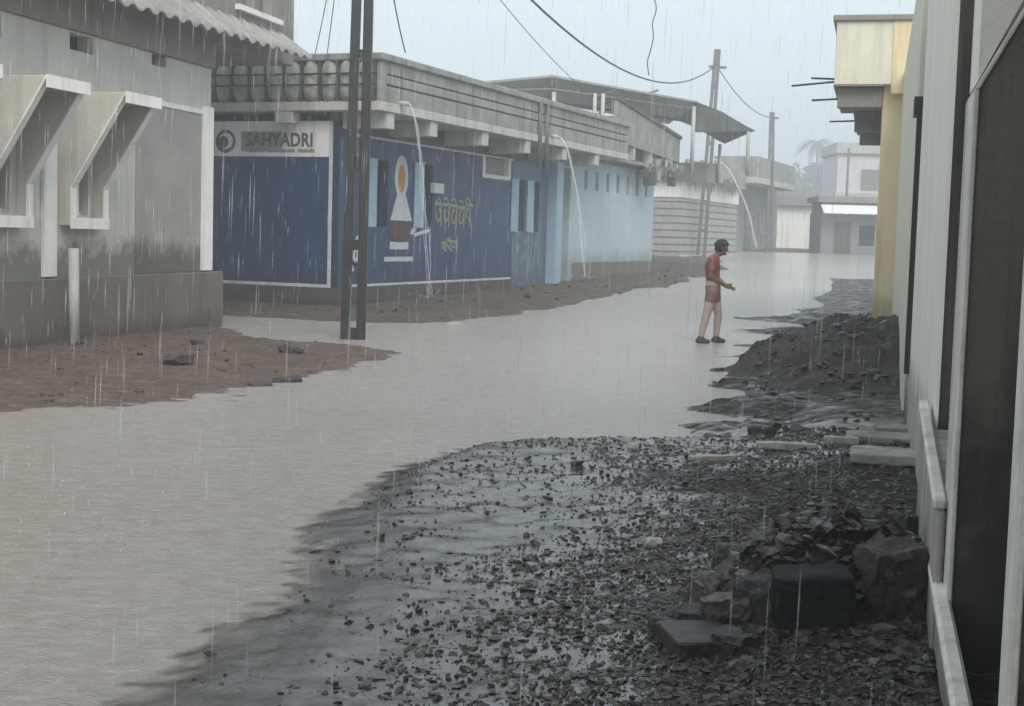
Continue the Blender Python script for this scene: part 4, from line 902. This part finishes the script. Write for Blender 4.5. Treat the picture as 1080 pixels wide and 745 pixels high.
Eb = [('pel', 'waist'), ('waist', 'chest'), ('chest', 'up'), ('up', 'neck'), ('neck', 'jaw'), ('jaw', 'skull'), ('skull', 'crown'), ('jaw', 'chin'), ('skull', 'nose'), ('skull', 'earR'), ('skull', 'earL'),
      ('chest', 'chR'), ('chR', 'shR'), ('chest', 'chL'), ('chL', 'shL'), ('up', 'shR'), ('shR', 'elR'), ('elR', 'wrR'), ('wrR', 'haR'), ('up', 'shL'), ('shL', 'elL'), ('elL', 'wrL'), ('wrL', 'haL'), ('pel', 'hiR'), ('hiR', 'knR'), ('knR', 'anR'), ('anR', 'toR'), ('pel', 'hiL'), ('hiL', 'knL'), ('knL', 'anL'), ('anL', 'toL')]
for sd_n, sg in (('R', -1), ('L', 1)):
    h = N['ha' + sd_n][0]; base = Vector((.045, -sg * .015, -.012))
    for k, (dy, L) in enumerate(((-.028, .07), (-.010, .08), (.009, .075), (.027, .06))):
        a = h + base + Vector((0, dy, 0)); b = a + Vector((L * .55, -sg * .012, -.012)); c = b + Vector((L * .3, -sg * .03, -.03))
        for nm, p, r in ((f'k{k}', a, .012), (f'm{k}', b, .0095), (f't{k}', c, .008)): N[nm + sd_n] = (p, r)
        Eb += [('ha' + sd_n, f'k{k}{sd_n}'), (f'k{k}{sd_n}', f'm{k}{sd_n}'), (f'm{k}{sd_n}', f't{k}{sd_n}')]
    N['th1' + sd_n] = (h + Vector((.02, -sg * .03, .03)), .013); N['th2' + sd_n] = (h + Vector((.06, -sg * .045, .035)), .010); Eb += [('ha' + sd_n, 'th1' + sd_n), ('th1' + sd_n, 'th2' + sd_n)]
skinmesh('body', 'skin', N, Eb, 'pel', pe, .007, 2)
def grow(keys, d, extra={}): q = {k: (N[k][0], N[k][1] + d) for k in keys}; q.update(extra); return q
mid = lambda a, b, t: N[a][0].lerp(N[b][0], t)
sh_n = grow(['waist', 'chest', 'chR', 'chL', 'up', 'shR', 'shL'], .017, {'hem': (mid('pel', 'waist', .55), .118), 'slR': (mid('shR', 'elR', .62), .062), 'slL': (mid('shL', 'elL', .62), .062)})
skinmesh('shirt', 'shirt', sh_n, [('hem', 'waist'), ('waist', 'chest'), ('chest', 'up'), ('chest', 'chR'), ('chest', 'chL'), ('chR', 'shR'), ('chL', 'shL'), ('up', 'shR'), ('shR', 'slR'), ('up', 'shL'), ('shL', 'slL')], 'chest', pe, .011, 4)
tr_n = grow(['pel', 'hiR', 'hiL', 'knR', 'knL'], .014, {'top': (mid('pel', 'waist', .35), .119), 'cuR': (mid('knR', 'anR', .86), .052), 'cuL': (mid('knL', 'anL', .86), .052), 'cvR': (mid('knR', 'anR', .3), .066), 'cvL': (mid('knL', 'anL', .3), .066)})
skinmesh('trousers', 'trousers', tr_n, [('top', 'pel'), ('pel', 'hiR'), ('hiR', 'knR'), ('knR', 'cvR'), ('cvR', 'cuR'), ('pel', 'hiL'), ('hiL', 'knL'), ('knL', 'cvL'), ('cvL', 'cuL')], 'pel', pe, .011, 3)
so_n = grow(['pel', 'hiR', 'hiL'], .026, {'lR': (mid('hiR', 'knR', .34), .098), 'lL': (mid('hiL', 'knL', .34), .098)})
skinmesh('shorts', 'shorts', so_n, [('pel', 'hiR'), ('hiR', 'lR'), ('pel', 'hiL'), ('hiL', 'lL')], 'pel', pe, .011, 3)
skinmesh('waistband', 'waist', {'a': (pj(749.6, 298.8), .127), 'b': (pj(749.8, 300.2), .130)}, [('a', 'b')], 'a', pe, .010, 2)
bm = bmesh.new(); bmesh.ops.create_icosphere(bm, subdivisions=4, radius=1)
hc = pj(757.6, 259.2)
for v in bm.verts:
    c = v.co.copy(); k = .97 + .12 * noise.noise(c * 3.3) + .09 * noise.noise(c * 9)
    if c.x > .2 and c.z < .1: k *= .80                  # the face stays free
    v.co = Vector((c.x * .122 * k, c.y * .108 * k, c.z * .118 * k)) + Vector((-.02 if c.z < -.4 else 0, 0, 0)) + hc
me = bpy.data.meshes.new('hair'); bm.to_mesh(me); bm.free(); me.materials.append(MT['hair']); me.polygons.foreach_set('use_smooth', [True] * len(me.polygons))
o = bpy.data.objects.new('hair', me); col.objects.link(o); o.parent = pe
for sg in (-1, 1):
    b = bmesh.new(); bmesh.ops.create_uvsphere(b, u_segments=8, v_segments=6, radius=.014); me = bpy.data.meshes.new('eye'); b.to_mesh(me); b.free(); me.materials.append(MT['dark_glass'])
    o = bpy.data.objects.new('eye', me); col.objects.link(o); o.parent = pe; o.location = pj(763.4, 262.2, sg * .033)
for k, nm in (('R', 'shoe'), ('L', 'shoe')):
    a, t = N['an' + k][0], N['to' + k][0]
    skinmesh('shoe', 'shoe', {'h': (Vector((a.x - .04, a.y, .045)), .045), 'm': (Vector((a.x + .05, (a.y + t.y) / 2, .045)), .046), 't': (Vector((t.x + .05, t.y, .035)), .036), 'k': (Vector((a.x, a.y, .1)), .047)}, [('h', 'm'), ('m', 't'), ('m', 'k')], 'm', pe)

# ------------------------------------------------------------------ rain
def slivers(name, P, L, W, mat):
    n = len(P); base = np.array([(0, 0, 1), (1, 0, .15), (-.5, .87, .15), (-.5, -.87, .15), (0, 0, -1)])
    V = base[None] * np.stack([W, W, L], 1)[:, None, :]; V[..., 0] += V[..., 2] * .02; V = V + P[:, None, :]
    fs = np.array([(0, 1, 2), (0, 2, 3), (0, 3, 1), (4, 2, 1), (4, 3, 2), (4, 1, 3)]); Fc = (fs[None] + (np.arange(n) * 5)[:, None, None]).reshape(-1, 3)
    me = bpy.data.meshes.new(name); me.vertices.add(n * 5); me.vertices.foreach_set('co', V.ravel()); me.loops.add(Fc.size); me.loops.foreach_set('vertex_index', Fc.ravel().astype(np.int32)); me.polygons.add(len(Fc))
    me.polygons.foreach_set('loop_start', np.arange(len(Fc)) * 3); me.polygons.foreach_set('loop_total', np.full(len(Fc), 3)); me.update(); me.validate()
    me.materials.append(MT[mat]); o = bpy.data.objects.new(name, me); col.objects.link(o); return tag(o, kind='stuff')
n = 4200
y = 3.0 + 26 * rng.random(n) ** 1.05; x = (rng.random(n) * 2 - 1) * (.5 + .42 * y); z = rng.uniform(.1, 1, n) * (2.2 + .22 * y); z += rise(y)
k = (rwall(x, y)[0] > .25) & ((x + 4.9) * math.cos(R(13)) - (y - 24.2) * math.sin(R(13)) > 1.0) & ~((y > 26) & (x < 0))
x, y, z = x[k], y[k], z[k]; n = len(x)
slivers('rain', np.stack([x, y, z], 1), rng.uniform(.04, .15, n), rng.uniform(.0014, .0045, n), 'rain')
n = 5000; y = 7 + 43 * rng.random(n) ** 1.1; x = rng.uniform(-1, 1, n) * (1.5 + .40 * y); t_, _ = terrain(x, y); k = (t_ < rise(y)) & (rwall(x, y)[0] > .3); x, y = x[k], y[k]; n = len(x)
slivers('rain_splash', np.stack([x, y, rise(y) + rng.exponential(.025, n) + .006], 1), rng.uniform(.004, .012, n), rng.uniform(.003, .007, n), 'splash')

# ------------------------------------------------------------------ rain-thick air, sky, light
hz = MB().box(-150, 190, -30, 300, -1.6, 23).build('haze', 'rain'); hz.data.materials.clear()
hm = bpy.data.materials.new('rain_haze'); hm.use_nodes = True; nt = hm.node_tree; nt.nodes.clear()
ov = nt.nodes.new('ShaderNodeOutputMaterial'); pv = nt.nodes.new('ShaderNodeVolumePrincipled'); pv.inputs['Color'].default_value = (.93, .96, .985, 1); pv.inputs['Density'].default_value = .0050; pv.inputs['Anisotropy'].default_value = .2
nt.links.new(pv.outputs[0], ov.inputs['Volume']); hz.data.materials.append(hm); tag(hz, kind='stuff')
ELEV, AZ = R(45), R(165)
w = bpy.data.worlds.new('World'); scene.world = w; w.use_nodes = True; nt = w.node_tree; bg = nt.nodes['Background']
sky = nt.nodes.new('ShaderNodeTexSky'); sky.sky_type = 'NISHITA'; sky.sun_disc = False; sky.sun_elevation = ELEV; sky.sun_rotation = AZ; sky.dust_density = 5; sky.air_density = 2
cl = mixc(nt, .85, sky.outputs[0], (5.55, 6.5, 7.15)); nt.links.new(cl, bg.inputs[0]); bg.inputs[1].default_value = .1
sl = bpy.data.lights.new('sun', 'SUN'); sl.energy = 1.5; sl.angle = R(35); sl.color = (1, .92, .82); so = bpy.data.objects.new('sun', sl); col.objects.link(so)
dvec = Vector((math.sin(AZ) * math.cos(ELEV), math.cos(AZ) * math.cos(ELEV), math.sin(ELEV))); so.rotation_euler = dvec.to_track_quat('Z', 'Y').to_euler()
scene.view_settings.view_transform = 'Standard'; scene.view_settings.look = 'None'; scene.view_settings.exposure = .73; scene.view_settings.gamma = 1; scene.view_settings.use_curve_mapping = False
scene.render.engine = 'CYCLES'; cy_ = scene.cycles; cy_.use_denoising = True; cy_.max_bounces = 6; cy_.transparent_max_bounces = 24; cy_.volume_bounces = 1; cy_.caustics_reflective = False; cy_.caustics_refractive = False
